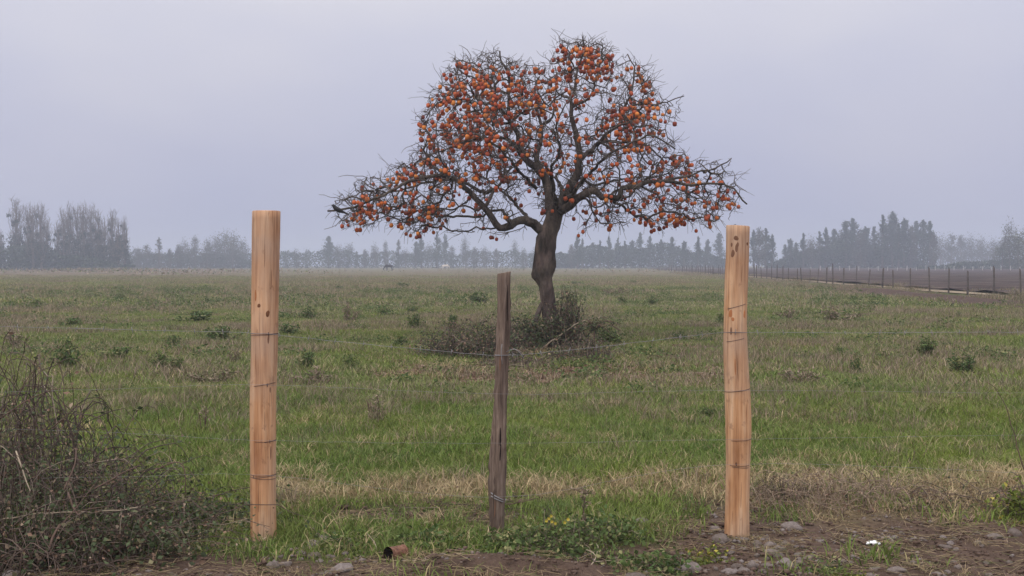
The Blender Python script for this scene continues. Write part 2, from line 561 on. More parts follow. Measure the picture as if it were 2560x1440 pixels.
M['stone'] = mat_stone('river_stone', (0.125, 0.104, 0.096), (0.245, 0.212, 0.195))
M['clod'] = mat_stone('earth_clod', (0.060, 0.038, 0.030), (0.13, 0.085, 0.065))


def mat_ground():
    m, nt, b = nt_new('field_ground')
    at = nnode(nt, 'ShaderNodeAttribute', attribute_name='zone')
    n1 = noise(nt, 22, 7, 0.7)
    n2 = noise(nt, 2.2, 5, 0.6)
    n3 = noise(nt, 140, 4, 0.6)
    v = ramp(nt, n1, [(0.25, (0.52, 0.50, 0.48)), (0.5, (1, 1, 1)), (0.78, (1.5, 1.48, 1.45))])
    c = mixc(nt, 1.0, at.outputs['Color'], v, 'MULTIPLY')
    v2 = ramp(nt, n2, [(0.3, (0.78, 0.76, 0.74)), (0.7, (1.22, 1.22, 1.2))])
    c = mixc(nt, 1.0, c, v2, 'MULTIPLY')
    nt.links.new(c, b.inputs['Base Color'])
    b.inputs['Roughness'].default_value = 0.95
    b.inputs['Specular IOR Level'].default_value = 0.08
    h = mixc(nt, 0.4, n1, n3)
    bump(nt, b, h, 1.0, 0.05)
    return m


M['ground'] = mat_ground()


def mat_plough():
    m, nt, b = nt_new('ploughed_soil')
    n1 = noise(nt, 0.16, 5, 0.6, None, (1, 6, 1))
    n2 = noise(nt, 2.0, 5, 0.65)
    c = ramp(nt, n1, [(0.38, (0.026, 0.019, 0.018)), (0.50, (0.070, 0.050, 0.045)), (0.64, (0.150, 0.115, 0.095))])
    c = mixc(nt, 1.0, c, ramp(nt, n2, [(0.3, (0.7, 0.7, 0.7)), (0.7, (1.3, 1.3, 1.3))]), 'MULTIPLY')
    nt.links.new(c, b.inputs['Base Color'])
    b.inputs['Roughness'].default_value = 0.95
    b.inputs['Specular IOR Level'].default_value = 0.08
    bump(nt, b, n2, 1.0, 0.15)
    return m


M['plough'] = mat_plough()
def mat_track():
    m, nt, b = nt_new('pale_track')
    n1 = noise(nt, .35, 5, .65, None, (1, .35, 1)); n2 = noise(nt, 5, 4)
    c = ramp(nt, n1, [(0.36, (0.15, 0.12, 0.092)), (0.5, (0.27, 0.215, 0.150)), (0.66, (0.36, 0.295, 0.20))])
    c = mixc(nt, 1.0, c, ramp(nt, n2, [(0.3, (.75, .75, .75)), (.7, (1.2, 1.2, 1.2))]), 'MULTIPLY')
    nt.links.new(c, b.inputs['Base Color']); b.inputs['Roughness'].default_value = .95; b.inputs['Specular IOR Level'].default_value = .05
    return m


M['track'] = mat_track()
M['bank'] = plain('earth_bank', (0.118, 0.082, 0.068), 0.95, 0.05)


# ------------------------------------------------------------------ the ground
def fence_x(y):
    return 20.5 + 0.075 * (y - 46.8)


def zones(x, y):
    """weights of green grass, dry grass, brown weed and bare soil at a place on the field"""
    px, _ = topx(x, y)
    wob = fbm(x * 1.1, y * 1.1, 3) - 0.5
    wob2 = fbm(x * 0.45 + 40, y * 0.45, 9) - 0.5
    big = fbm(x * 0.16, y * 0.30, 21)
    med = fbm(x * 0.55, y * 0.75, 33)
    soil = 1 - sst(5.50, 5.78, y + wob * 0.7 - 0.12 * sst(1250, 1450, px) + 0.28 * sst(200, 700, px) * (1 - sst(1250, 1500, px)) * 0)
    right = sst(1490, 1700, px + wob * 260)
    soil = np.maximum(soil, right * (1 - sst(6.45, 7.15, y + wob * 1.1)))
    hole = 1.3 * np.exp(-(((x + 0.83) / 0.30) ** 2 + ((y - 6.62) / 0.16) ** 2)) + 0.9 * np.exp(-(((x + 0.12) / 0.42) ** 2 + ((y - 6.5) / 0.22) ** 2))
    soil = np.maximum(soil, np.clip(hole, 0, 1) * 0.95)
    bare = sst(6.15, 6.4, y + wob * .8) * (1 - sst(6.7, 6.95, y + wob * .8)) * sst(900, 1050, px) * (1 - sst(1500, 1600, px))
    soil = np.maximum(soil, 0.75 * bare * sst(.42, .6, fbm(x * 2.2, y * 2.2, 191)))
    strip = sst(6.70, 7.0, y + wob * 1.0) * (1 - sst(7.25, 7.8, y + wob * 1.3)) * sst(600, 760, px)
    strip = np.maximum(strip, sst(1830, 1980, px) * sst(6.2, 6.7, y + wob) * (1 - sst(7.7, 8.4, y + wob * 1.2)))
    tan = np.clip(strip * 1.0, 0, 1)
    lit = 1.15 * np.exp(-((y - 15.4 + wob) / 1.05) ** 2) * sst(-2.2, -1.1, x) * (1 - sst(2.4, 3.4, x))
    lit2 = 0.8 * np.exp(-(((x - 0.6) / 1.6) ** 2 + ((y - 20.2) / 1.6) ** 2))
    lit = np.maximum(lit, lit2)
    far = sst(9.0, 18, y)
    brown = far * sst(0.45, 0.56, big * 0.62 + med * 0.38) * 0.85
    brown = np.maximum(brown, 0.5 * sst(0.55, 0.68, med) * sst(9.5, 12, y))
    ridge = np.exp(-((y - 11.4 - 0.6 * wob2) / 0.9) ** 2) * (1 - sst(900, 1060, px)) * sst(180, 350, px)
    brown = np.maximum(brown, 0.5 * ridge)
    brown = np.maximum(brown, 0.8 * np.exp(-((y - 26 - 3 * wob2) / 2.0) ** 2) * sst(1880, 2000, px) * (1 - sst(2300, 2450, px)))
    brown = np.maximum(brown, 0.75 * sst(90, 150, y) * (0.5 + wob2))
    brown = np.maximum(brown, 0.9 * sst(120, 190, y) * (1 - sst(500, 800, px)))
    soil = np.maximum(soil, 0.0)
    tan = tan * (1 - soil)
    lit = np.clip(lit, 0, 1) * (1 - soil)
    brown = np.clip(brown, 0, 1) * (1 - soil) * (1 - tan) * (1 - lit)
    green = np.clip(1 - soil - tan - lit - brown, 0, 1)
    return green, tan, brown, soil, lit


def ground_z(x, y):
    near = 1 - sst(30, 80, y)
    z = (fbm(x * 0.9, y * 0.9, 51) - 0.5) * 0.10 * near + (fbm(x * 0.25, y * 0.25, 61) - 0.5) * 0.22 * near * sst(7, 14, y)
    z = z + (fbm(x * 5, y * 5, 71, 3) - 0.5) * 0.045 * (1 - sst(9, 14, y))
    # low bank of earth beside the fence on the right
    fx = fence_x(y) - 1.9
    z = z + 0.20 * np.exp(-((x - fx) / 0.9) ** 2) * sst(24, 34, y) * (1 - sst(58, 75, y)) * (0.75 + 0.5 * fbm(x * .4, y * .4, 81))
    z = z + 0.13 * sst(-1.0, -0.2, x - fence_x(y)) * sst(20, 28, y)
    px, _ = topx(x, y)
    # small heap of earth at the front
    z = z + 0.05 * np.exp(-((y - 5.38) / 0.12) ** 2) * np.exp(-((x + 0.02) / 0.5) ** 2)
    return z


def gz(x, y):
    return float(ground_z(np.array([x]), np.array([y]))[0])


def on_ground(px, py):
    p = G(px, py)
    for _ in range(2):
        p = G(px, py, gz(p[0], p[1]))
    return p


def build_ground():
    ys = np.concatenate([[-40, -15, -4, 0.5, 2.0, 3.2], np.geomspace(3.9, 1600, 560)])
    ss = np.linspace(-1.0, 1.0, 381); ss = np.sign(ss) * np.abs(ss) ** 1.15
    X = ss[None, :] * (np.maximum(ys, 3.0)[:, None] * 0.78 + 6.0) * np.where(ys > 400, 2.0, 1.0)[:, None]
    Y = np.broadcast_to(ys[:, None], X.shape)
    Yc = np.maximum(Y, 3.9)
    Z = ground_z(X, Yc)
    g, t, br, so, li = zones(X, Yc)
    cg, ct, cb, cs, cl = (np.array(c) for c in ((0.090, 0.112, 0.032), (0.24, 0.19, 0.105), (0.160, 0.122, 0.085), (0.150, 0.102, 0.078), (0.180, 0.098, 0.068)))
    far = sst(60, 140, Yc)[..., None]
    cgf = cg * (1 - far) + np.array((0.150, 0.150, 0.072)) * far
    Cc = g[..., None] * cgf + t[..., None] * ct + br[..., None] * cb + so[..., None] * cs + li[..., None] * cl
    # earth bank colour beside the fence
    bk = (np.exp(-((X - fence_x(Yc) + 2.1) / 1.7) ** 4) * sst(24, 30, Yc) * (1 - sst(66, 85, Yc)))[..., None]
    Cc = Cc * (1 - bk) + np.array((0.105, 0.072, 0.060)) * bk
    n, mcols = X.shape
    V = np.stack([X, Y, Z], -1).reshape(-1, 3)
    i = np.arange(n - 1)[:, None] * mcols + np.arange(mcols - 1)[None, :]
    F = np.stack([i, i + 1, i + 1 + mcols, i + mcols], -1).reshape(-1, 4)
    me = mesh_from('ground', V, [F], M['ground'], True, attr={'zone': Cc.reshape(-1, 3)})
    o = obj('ground', me)
    tag(o, 'open grassy field of green grass, dry patches and bare brown soil', 'field', kind='structure')


build_ground()


def strip_sheet(name, mat, inner, outer, ys, z, label, cat, rough=0.0):
    a = np.array([(inner(y), y, z(y)) for y in ys]); b_ = np.array([(outer(y), y, z(y)) for y in ys])
    k = 24
    V = np.stack([a * (1 - t) + b_ * t for t in np.linspace(0, 1, k)], 1)
    V[:, 1:-1, 0] += (fbm(V[:, 1:-1, 1] * .6, V[:, 1:-1, 1] * 0 + 3, 4) - .5)[:, :] * .5
    V[:, :, 2] = ground_z(V[:, :, 0], V[:, :, 1]) + z(0) + fbm(V[:, :, 0] * .8, V[:, :, 1] * .8, 5) * rough
    n = len(ys)
    V = V.reshape(-1, 3)
    i = np.arange(n - 1)[:, None] * k + np.arange(k - 1)[None, :]
    F = np.stack([i, i + 1, i + 1 + k, i + k], -1).reshape(-1, 4)
    o = obj(name, mesh_from(name, V, [F], mat, True))
    tag(o, label, cat, kind='structure')


strip_sheet('track', M['track'], lambda y: fence_x(y) + 0.1 + 0.35 * math.sin(y * .3), lambda y: fence_x(y) + 1.5 + 0.5 * math.sin(y * .21 + 1),
            np.linspace(28, 280, 90), lambda y: 0.035, 'pale straw-coloured farm track along the wire fence', 'track')
strip_sheet('ploughed_field', M['plough'], lambda y: fence_x(y) + 1.4, lambda y: fence_x(y) + 30 + y * 0.8,
            np.geomspace(26, 400, 120), lambda y: 0.012, 'dark ploughed field beyond the wire fence on the right', 'field', 0.22)


# ------------------------------------------------------------------ grass and other ground cover (uncountable: stuff)
def patch(kind, Rr, n, h, w, lean, seed):
    mb = MB()
    a = rng.random(n) * 2 * math.pi
    r = Rr * np.sqrt(rng.random(n))
    cl = rng.integers(0, max(3, n // 14), n)
    cc = rng.standard_normal((cl.max() + 1, 2)) * Rr * 0.55
    jit = rng.standard_normal((n, 2)) * Rr * 0.10
    C = np.stack([0.5 * r * np.cos(a) + 0.5 * cc[cl, 0] + jit[:, 0], 0.5 * r * np.sin(a) + 0.5 * cc[cl, 1] + jit[:, 1], np.full(n, -0.012)], 1) * np.array((1.6, 1.6, 1))
    hh = h * (0.45 + 0.75 * rng.random(n) ** 1.4) * (1 - 0.25 * np.clip(np.hypot(C[:, 0], C[:, 1]) / Rr - 0.6, 0, 1))
    blades(mb, C, hh, w * (0.7 + 0.6 * rng.random(n)), lean)
    if kind == 'leafy':
        k = n // 3
        L = C[rng.integers(0, n, k)].copy(); L[:, 2] = h * 0.5 * rng.random(k)
        leaves(mb, L, w * 6 * (0.6 + rng.random(k)), flat=0.5)
    return mb


def ground_cover(name, label, mat, protos, pts, scl, cat):
    """one object: clumps set out over the field by a geometry-nodes modifier"""
    colp = bpy.data.collections.new(name + '_clumps')
    for k, mb in enumerate(protos):
        po = bpy.data.objects.new('%s_clump_%02d' % (name, k), mb.mesh(name + '_clump', mat, bv=True))
        colp.objects.link(po)
    n = len(pts)
    me = bpy.data.meshes.new(name)
    me.vertices.add(n)
    me.vertices.foreach_set('co', np.asarray(pts, np.float32).ravel())
    a = me.attributes.new('rot', 'FLOAT_VECTOR', 'POINT')
    rot = np.zeros((n, 3), np.float32); rot[:, 2] = rng.random(n) * 6.283
    a.data.foreach_set('vector', rot.ravel())
    a = me.attributes.new('scl', 'FLOAT_VECTOR', 'POINT')
    s = np.asarray(scl, np.float32)
    a.data.foreach_set('vector', (s if s.ndim == 2 else np.repeat(s[:, None], 3, 1)).astype(np.float32).ravel())
    a = me.attributes.new('pick', 'INT', 'POINT')
    a.data.foreach_set('value', rng.integers(0, len(protos), n).astype(np.int32))
    me.materials.append(mat)
    o = obj(name, me)
    ng = bpy.data.node_groups.new(name, 'GeometryNodeTree')
    ng.interface.new_socket('Geometry', in_out='INPUT', socket_type='NodeSocketGeometry')
    ng.interface.new_socket('Geometry', in_out='OUTPUT', socket_type='NodeSocketGeometry')
    gi = ng.nodes.new('NodeGroupInput'); go = ng.nodes.new('NodeGroupOutput')
    ip = ng.nodes.new('GeometryNodeInstanceOnPoints')
    ci = ng.nodes.new('GeometryNodeCollectionInfo')
    ci.inputs['Collection'].default_value = colp
    ci.inputs['Separate Children'].default_value = True
    ci.inputs['Reset Children'].default_value = True

    def named(nm, t):
        q = ng.nodes.new('GeometryNodeInputNamedAttribute'); q.data_type = t
        q.inputs['Name'].default_value = nm
        return [s_ for s_ in q.outputs if s_.enabled][0]
    e2r = ng.nodes.new('FunctionNodeEulerToRotation')
    ng.links.new(named('rot', 'FLOAT_VECTOR'), e2r.inputs[0])
    ng.links.new(gi.outputs[0], ip.inputs['Points'])
    ng.links.new(ci.outputs[0], ip.inputs['Instance'])
    ip.inputs['Pick Instance'].default_value = True
    ng.links.new(named('pick', 'INT'), ip.inputs['Instance Index'])
    ng.links.new(e2r.outputs[0], ip.inputs['Rotation'])
    ng.links.new(named('scl', 'FLOAT_VECTOR'), ip.inputs['Scale'])
    ng.links.new(ip.outputs[0], go.inputs[0])
    md = o.modifiers.new('clumps', 'NODES'); md.node_group = ng
    tag(o, label, cat, kind='stuff')
    return o


def cand(y0, y1, sp):
    """jittered candidate places over the part of the field in front of the camera"""
    out = []
    y = y0
    while y < y1:
        hw = 0.50 * y + 1.0
        xs = np.arange(-hw, hw, sp)
        xs = xs + (rng.random(len(xs)) - 0.5) * sp * 1.2
        out.append(np.stack([xs, y + (rng.random(len(xs)) - 0.5) * sp * 1.2], 1))
        y += sp
    p = np.concatenate(out)
    keep = p[:, 0] < fence_x(p[:, 1]) - 3.2 + 2.0 * (rng.random(len(p)) - .5)
    return p[keep]


def lay(band, y0, y1, sp, Rr, hm, wm, ng_, nt_, nb_, gm='green'):
    p = cand(y0, y1, sp)
    g, t, b, so, li = zones(p[:, 0], p[:, 1])
    z = ground_z(p[:, 0], p[:, 1])
    fade = 1 - 0.97 * sst(75, 165, p[:, 1])
    u = rng.random(len(p)) / fade
    lush = 0.55 + 0.9 * fbm(p[:, 0] * 0.8, p[:, 1] * 0.8, 91)
    P3 = np.column_stack([p, z])
    gg = g * 0.94 + 0.12 * t + 0.02 * so + 0.5 * b + 0.15 * li
    sel = u < gg
    ground_cover('green_grass', 'short green grass growing over the field, ' + band, M[gm],
                 [patch('g', Rr, ng_, 0.092 * hm, 0.0056 * wm, 0.75, k) for k in range(5)], P3[sel], (lush * (0.8 + 0.4 * rng.random(len(p))))[sel], 'grass')
    u = rng.random(len(p)) / fade
    sel = u < np.clip(t * 1.0 + 0.08 * g + 0.15 * b + 0.07 * so + 0.25 * li, 0, 1)
    s3 = (0.7 + 0.6 * rng.random(len(p))) * (1 - 0.45 * so)
    ground_cover('dry_grass', 'pale dry grass standing in strips and tufts, ' + band, M['tan'],
                 [patch('t', Rr, nt_, 0.105 * hm, 0.0042 * wm, 1.05, k) for k in range(4)], P3[sel], s3[sel], 'grass')
    u = rng.random(len(p)) / fade
    sel = u < np.clip(b * 0.85 + 0.05 * g * sst(7.6, 9, p[:, 1]) + 0.30 * li + 0.06 * t, 0, 1)
    ground_cover('dead_weeds', 'brown dead weed stalks covering patches of the field, ' + band, M['brown'],
                 [patch('b', Rr, nb_, 0.17 * hm, 0.0042 * wm, 0.6, k) for k in range(4)], P3[sel], (0.55 + 0.75 * rng.random(len(p)))[sel], 'weeds')


lay('nearest the camera', 4.4, 13.0, 0.145, 0.155, 1.0, 1.0, 110, 100, 50)
lay('in the middle distance', 12.5, 38.0, 0.40, 0.42, 1.0, 1.7, 240, 150, 110, 'green_mid')
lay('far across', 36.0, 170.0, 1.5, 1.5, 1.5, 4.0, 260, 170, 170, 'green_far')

# rough verge along the wire fence and the track
vy = np.concatenate([rng.uniform(30, 75, 420), rng.uniform(75, 200, 420)])
vx = fence_x(vy) + rng.choice((-3.2, -2.4, -.9, -.6, 2.0, 2.4), len(vy)) + rng.normal(0, .35, len(vy))
vk = rng.random(len(vy)) < .75 * sst(.35, .6, fbm(vx * .5, vy * .25, 171))
ground_cover('verge_grass', 'rough dry grass and weeds along the wire fence and track', M['brown'],
             [patch('b', .5, 120, .32, .010, .7, k) for k in range(4)], np.column_stack([vx, vy, ground_z(vx, vy)])[vk], (0.5 + .8 * rng.random(len(vy)))[vk], 'weeds')

# low leafy ground cover between the tussocks
p = cand(12.5, 70.0, 0.62)
g, t, b, so, li = zones(p[:, 0], p[:, 1])
dens = sst(0.45, 0.62, fbm(p[:, 0] * 0.42, p[:, 1] * 0.55, 141)) * (1 - so) * (0.5 + 0.5 * sst(9, 16, p[:, 1]))
sel = rng.random(len(p)) < dens * 0.9


def leafy_clump(Rr, h, n, ls):
    mb = MB()
    r = rng.random(n) ** 0.6; a = rng.random(n) * 6.283
    zz = h * (1 - r ** 2) * (0.25 + 0.75 * rng.random(n))
    leaves(mb, np.stack([Rr * r * np.cos(a), Rr * r * np.sin(a), zz], 1), ls * (0.6 + 0.8 * rng.random(n)), flat=0.35)
    return mb


ground_cover('low_weeds', 'low dark green leafy weeds spread through the grass', M['weed'],
             [leafy_clump(0.28, 0.13, 150, 0.038) for k in range(4)], np.column_stack([p, ground_z(p[:, 0], p[:, 1])])[sel],
             (0.5 + 1.0 * rng.random(len(p)) ** 2)[sel] * (1 + 0.4 * sst(15, 50, p[:, 1]))[sel], 'weeds')

# leaf litter under the tree and on the bare soil at the front
p = cand(4.4, 24.0, 0.21)
g, t, b, so, li = zones(p[:, 0], p[:, 1])
sel = (rng.random(len(p)) < np.clip(li * 1.1, 0, 1)) & (p[:, 1] > 10)


def litter(n, Rr, s):
    mb = MB()
    C = np.column_stack([(rng.random((n, 2)) - .5) * 2 * Rr, 0.004 + 0.018 * rng.random(n)])
    leaves(mb, C, s * (0.5 + rng.random(n)), flat=0.75)
    return mb


ground_cover('leaf_litter', 'fallen reddish brown leaves scattered below the fruit tree', M['dead_leaf'],
             [litter(30, 0.16, 0.055) for k in range(4)], np.column_stack([p, ground_z(p[:, 0], p[:, 1])])[sel], (0.6 + 0.7 * rng.random(len(p)))[sel], 'leaves')

# gravel and clods in the bare soil
def pebble(r, seed, sub=2):
    import bmesh
    bm = bmesh.new()
    bmesh.ops.create_icosphere(bm, subdivisions=sub, radius=r)
    rr = np.random.default_rng(seed)
    ax = rr.random(3) * np.array((0.5, 0.45, 0.35)) + np.array((0.85, 0.65, 0.42))
    ph = rr.random((5, 3)) * 6.28; k = rr.standard_normal((5, 3)) * 1.5
    for v in bm.verts:
        q = np.array(v.co) / r
        d = 1 + sum(0.085 * math.sin(k[i] @ q * 1.6 + ph[i, 0]) for i in range(5))
        for _ in range(1):
            pass
        v.co = Vector(q * d * r * ax)
    V = np.array([v.co[:] for v in bm.verts]); F = np.array([[v.index for v in f.verts] for f in bm.faces])
    bm.free()
    return V, F


def gravel(n, Rr, s):
    mb = MB()
    for _ in range(n):
        V, F = pebble(s * (0.4 + 0.9 * random.random() ** 2), random.randrange(10 ** 6), 1)
        q = random.random() * 6.28; c_, s_ = math.cos(q), math.sin(q)
        V = V @ np.array(((c_, -s_, 0), (s_, c_, 0), (0, 0, 1)))
        mb.add(V + np.array(((random.random() - .5) * 2 * Rr, (random.random() - .5) * 2 * Rr, 0.004)), F)
    return mb


p = cand(4.4, 7.4, 0.13)
g, t, b, so, li = zones(p[:, 0], p[:, 1])
pxx, _ = topx(p[:, 0], p[:, 1])
wgt = so * (0.22 + 0.6 * sst(1700, 1850, pxx) * (1 - sst(2100, 2500, pxx)) * (p[:, 1] < 6.2))
wgt = np.maximum(wgt, 0.7 * np.exp(-(((p[:, 0] + 1.05) / .22) ** 2 + ((p[:, 1] - 5.85) / .25) ** 2)))
wgt = np.maximum(wgt, 0.8 * np.exp(-(((p[:, 0] - 1.25) / .28) ** 2 + ((p[:, 1] - 6.0) / .16) ** 2)))
sel = rng.random(len(p)) < wgt
gp = np.column_stack([p, ground_z(p[:, 0], p[:, 1])])
ground_cover('gravel', 'small grey gravel lying in the bare soil at the front', M['stone'],
             [gravel(9, 0.09, 0.011) for k in range(5)], gp[sel], (0.7 + 0.7 * rng.random(len(p)))[sel], 'gravel')
sel = rng.random(len(p)) < so * 0.85
ground_cover('soil_clods', 'crumbled brown earth clods covering the bare soil', M['clod'],
             [gravel(14, 0.09, 0.012) for k in range(5)], gp[sel], (0.6 + 0.9 * rng.random(len(p)))[sel], 'soil')
sel = rng.random(len(p)) < np.clip(so * 0.55 + t * 0.2, 0, 1)


def straw(n, Rr):
    mb = MB()
    for _ in range(n):
        c = np.array(((random.random() - .5) * 2 * Rr, (random.random() - .5) * 2 * Rr, 0.008 + .01 * random.random()))
        q = random.random() * 6.28; L = 0.02 + 0.06 * random.random()
        d = np.array((math.cos(q), math.sin(q), 0.25 * (random.random() - .4)))
        k = np.array((-d[1], d[0], 0)) * 0.2 * (random.random() - .5)
        tube(mb, [c - d * L, c + k * L, c + d * L], 0.0011, 3, False, a=(random.random(), random.random(), .5))
    return mb


ground_cover('straw_bits', 'broken straw and twig bits littering the bare soil', M['tan'],
             [straw(14, 0.1) for k in range(5)], gp[sel], np.full(sel.sum(), 1.0), 'straw')


# ------------------------------------------------------------------ the persimmon tree
TY = 21.0
tree = empty('persimmon_tree', (*on_ground(1392, 858)[:2], 0.0))
TY = tree.location.y
tag(tree, 'leafless fruit tree laden with orange persimmons standing in the field', 'tree')
T0 = np.array(tree.location)


def TP(px, py, dd=0.0):
    """the point seen at (px,py) on the tree's plane, then moved dd metres in depth at the same height"""
    q = P(px, py, TY)
    return q + np.array((0, dd, 0)) - T0


SCL = FPX / TY                                        # photo pixels per metre at the tree
nodes_p, nodes_par, nodes_r, nodes_d = [], [], [], []


def add_chain(pts, rad, par):
    for q, r in zip(pts, rad):
        nodes_p.append(q); nodes_r.append(r); nodes_par.append(par)
        nodes_d.append(0.0 if par < 0 else nodes_d[par] + float(np.linalg.norm(q - nodes_p[par])))
        par = len(nodes_p) - 1
    return par


# trunk, traced: (px, py, width px)
tr = [(1398, 885, 78), (1391, 862, 62), (1384, 828, 49), (1376, 790, 43), (1369, 753, 39), (1364, 716, 39), (1358, 694, 47), (1358, 676, 55),
      (1361, 655, 57), (1361, 633, 55), (1364, 606, 53), (1370, 583, 50), (1379, 560, 47), (1387, 535, 45), (1394, 508, 36)]
trp = np.array([(*TP(a, b_, 0.0), .92 * w / SCL / 2) for a, b_, w in tr])
trc = catmull(trp, 0.07)


def trunk_mesh():
    sides = 22; n = len(trc); mb = MB()
    th = np.arange(sides) / sides * 2 * math.pi
    zz = trc[:, 2]
    rr = trc[:, 3][:, None] * (1 + 0.07 * np.sin(3 * th[None, :] + 1.2 * zz[:, None]) + 0.05 * np.sin(5 * th[None, :] - 2.1 * zz[:, None] + 1))
    rr *= 1 + 0.22 * (fbm(th[None, :] * 1.6 + 0 * zz[:, None], zz[:, None] * 5.0 + 0 * th[None, :], 5) - 0.5)
    # burls
    for zc, tc, amp, sg in ((1.27, 3.2, .30, .09), (1.55, 2.9, .16, .12), (0.95, 0.2, .10, .10), (1.42, -.3, .20, .10), (1.85, .1, .12, .1), (1.33, -1.6, .16, .08), (2.05, 3.3, .10, .08)):
        dth = np.angle(np.exp(1j * (th[None, :] - tc)))
        rr *= 1 + amp * np.exp(-((zz[:, None] - zc) / sg) ** 2 - (dth / .7) ** 2)
    # a hollow facing the camera
    dth = np.angle(np.exp(1j * (th[None, :] + math.pi / 2)))
    rr *= 1 - 0.26 * np.exp(-((zz[:, None] - 1.52) / .22) ** 2 - ((dth + 0.1) / .32) ** 2)
    # root flare
    rr *= 1 + 0.35 * np.exp(-(zz[:, None] + 0.1) / .16) * (0.6 + 0.4 * np.cos(3 * th[None, :]))
    V = np.stack([trc[:, 0][:, None] + rr * np.cos(th), trc[:, 1][:, None] + rr * np.sin(th), np.broadcast_to(zz[:, None], rr.shape)], -1).reshape(-1, 3)
    k = np.arange(sides); k2 = (k + 1) % sides
    F4 = np.concatenate([np.stack([i * sides + k, i * sides + k2, (i + 1) * sides + k2, (i + 1) * sides + k], 1) for i in range(n - 1)])
    mb.add(V, None, F4)
    return mb.mesh('trunk', M['bark'], True)


obj('trunk', trunk_mesh(), tree)
trunk_end = add_chain(trc[:, :3], trc[:, 3], -1)

# second, thin leaning stem at the foot of the trunk
mb = MB()
sp_ = catmull([(*TP(1334, 818, -0.1), .05), (*TP(1342, 792, -0.05), .05), (*TP(1352, 766, 0), .048), (*TP(1363, 742, 0), .04)], 0.05)
sp_[0, 2] = min(sp_[0, 2], 0.25)
sp_ = np.vstack([[sp_[0, 0] - 0.05, sp_[0, 1], -0.05, .075], sp_])
tube(mb, sp_[:, :3], sp_[:, 3], 9, rough=0.05)
obj('leaning_stem', mb.mesh('leaning_stem', M['limb'], True), tree)

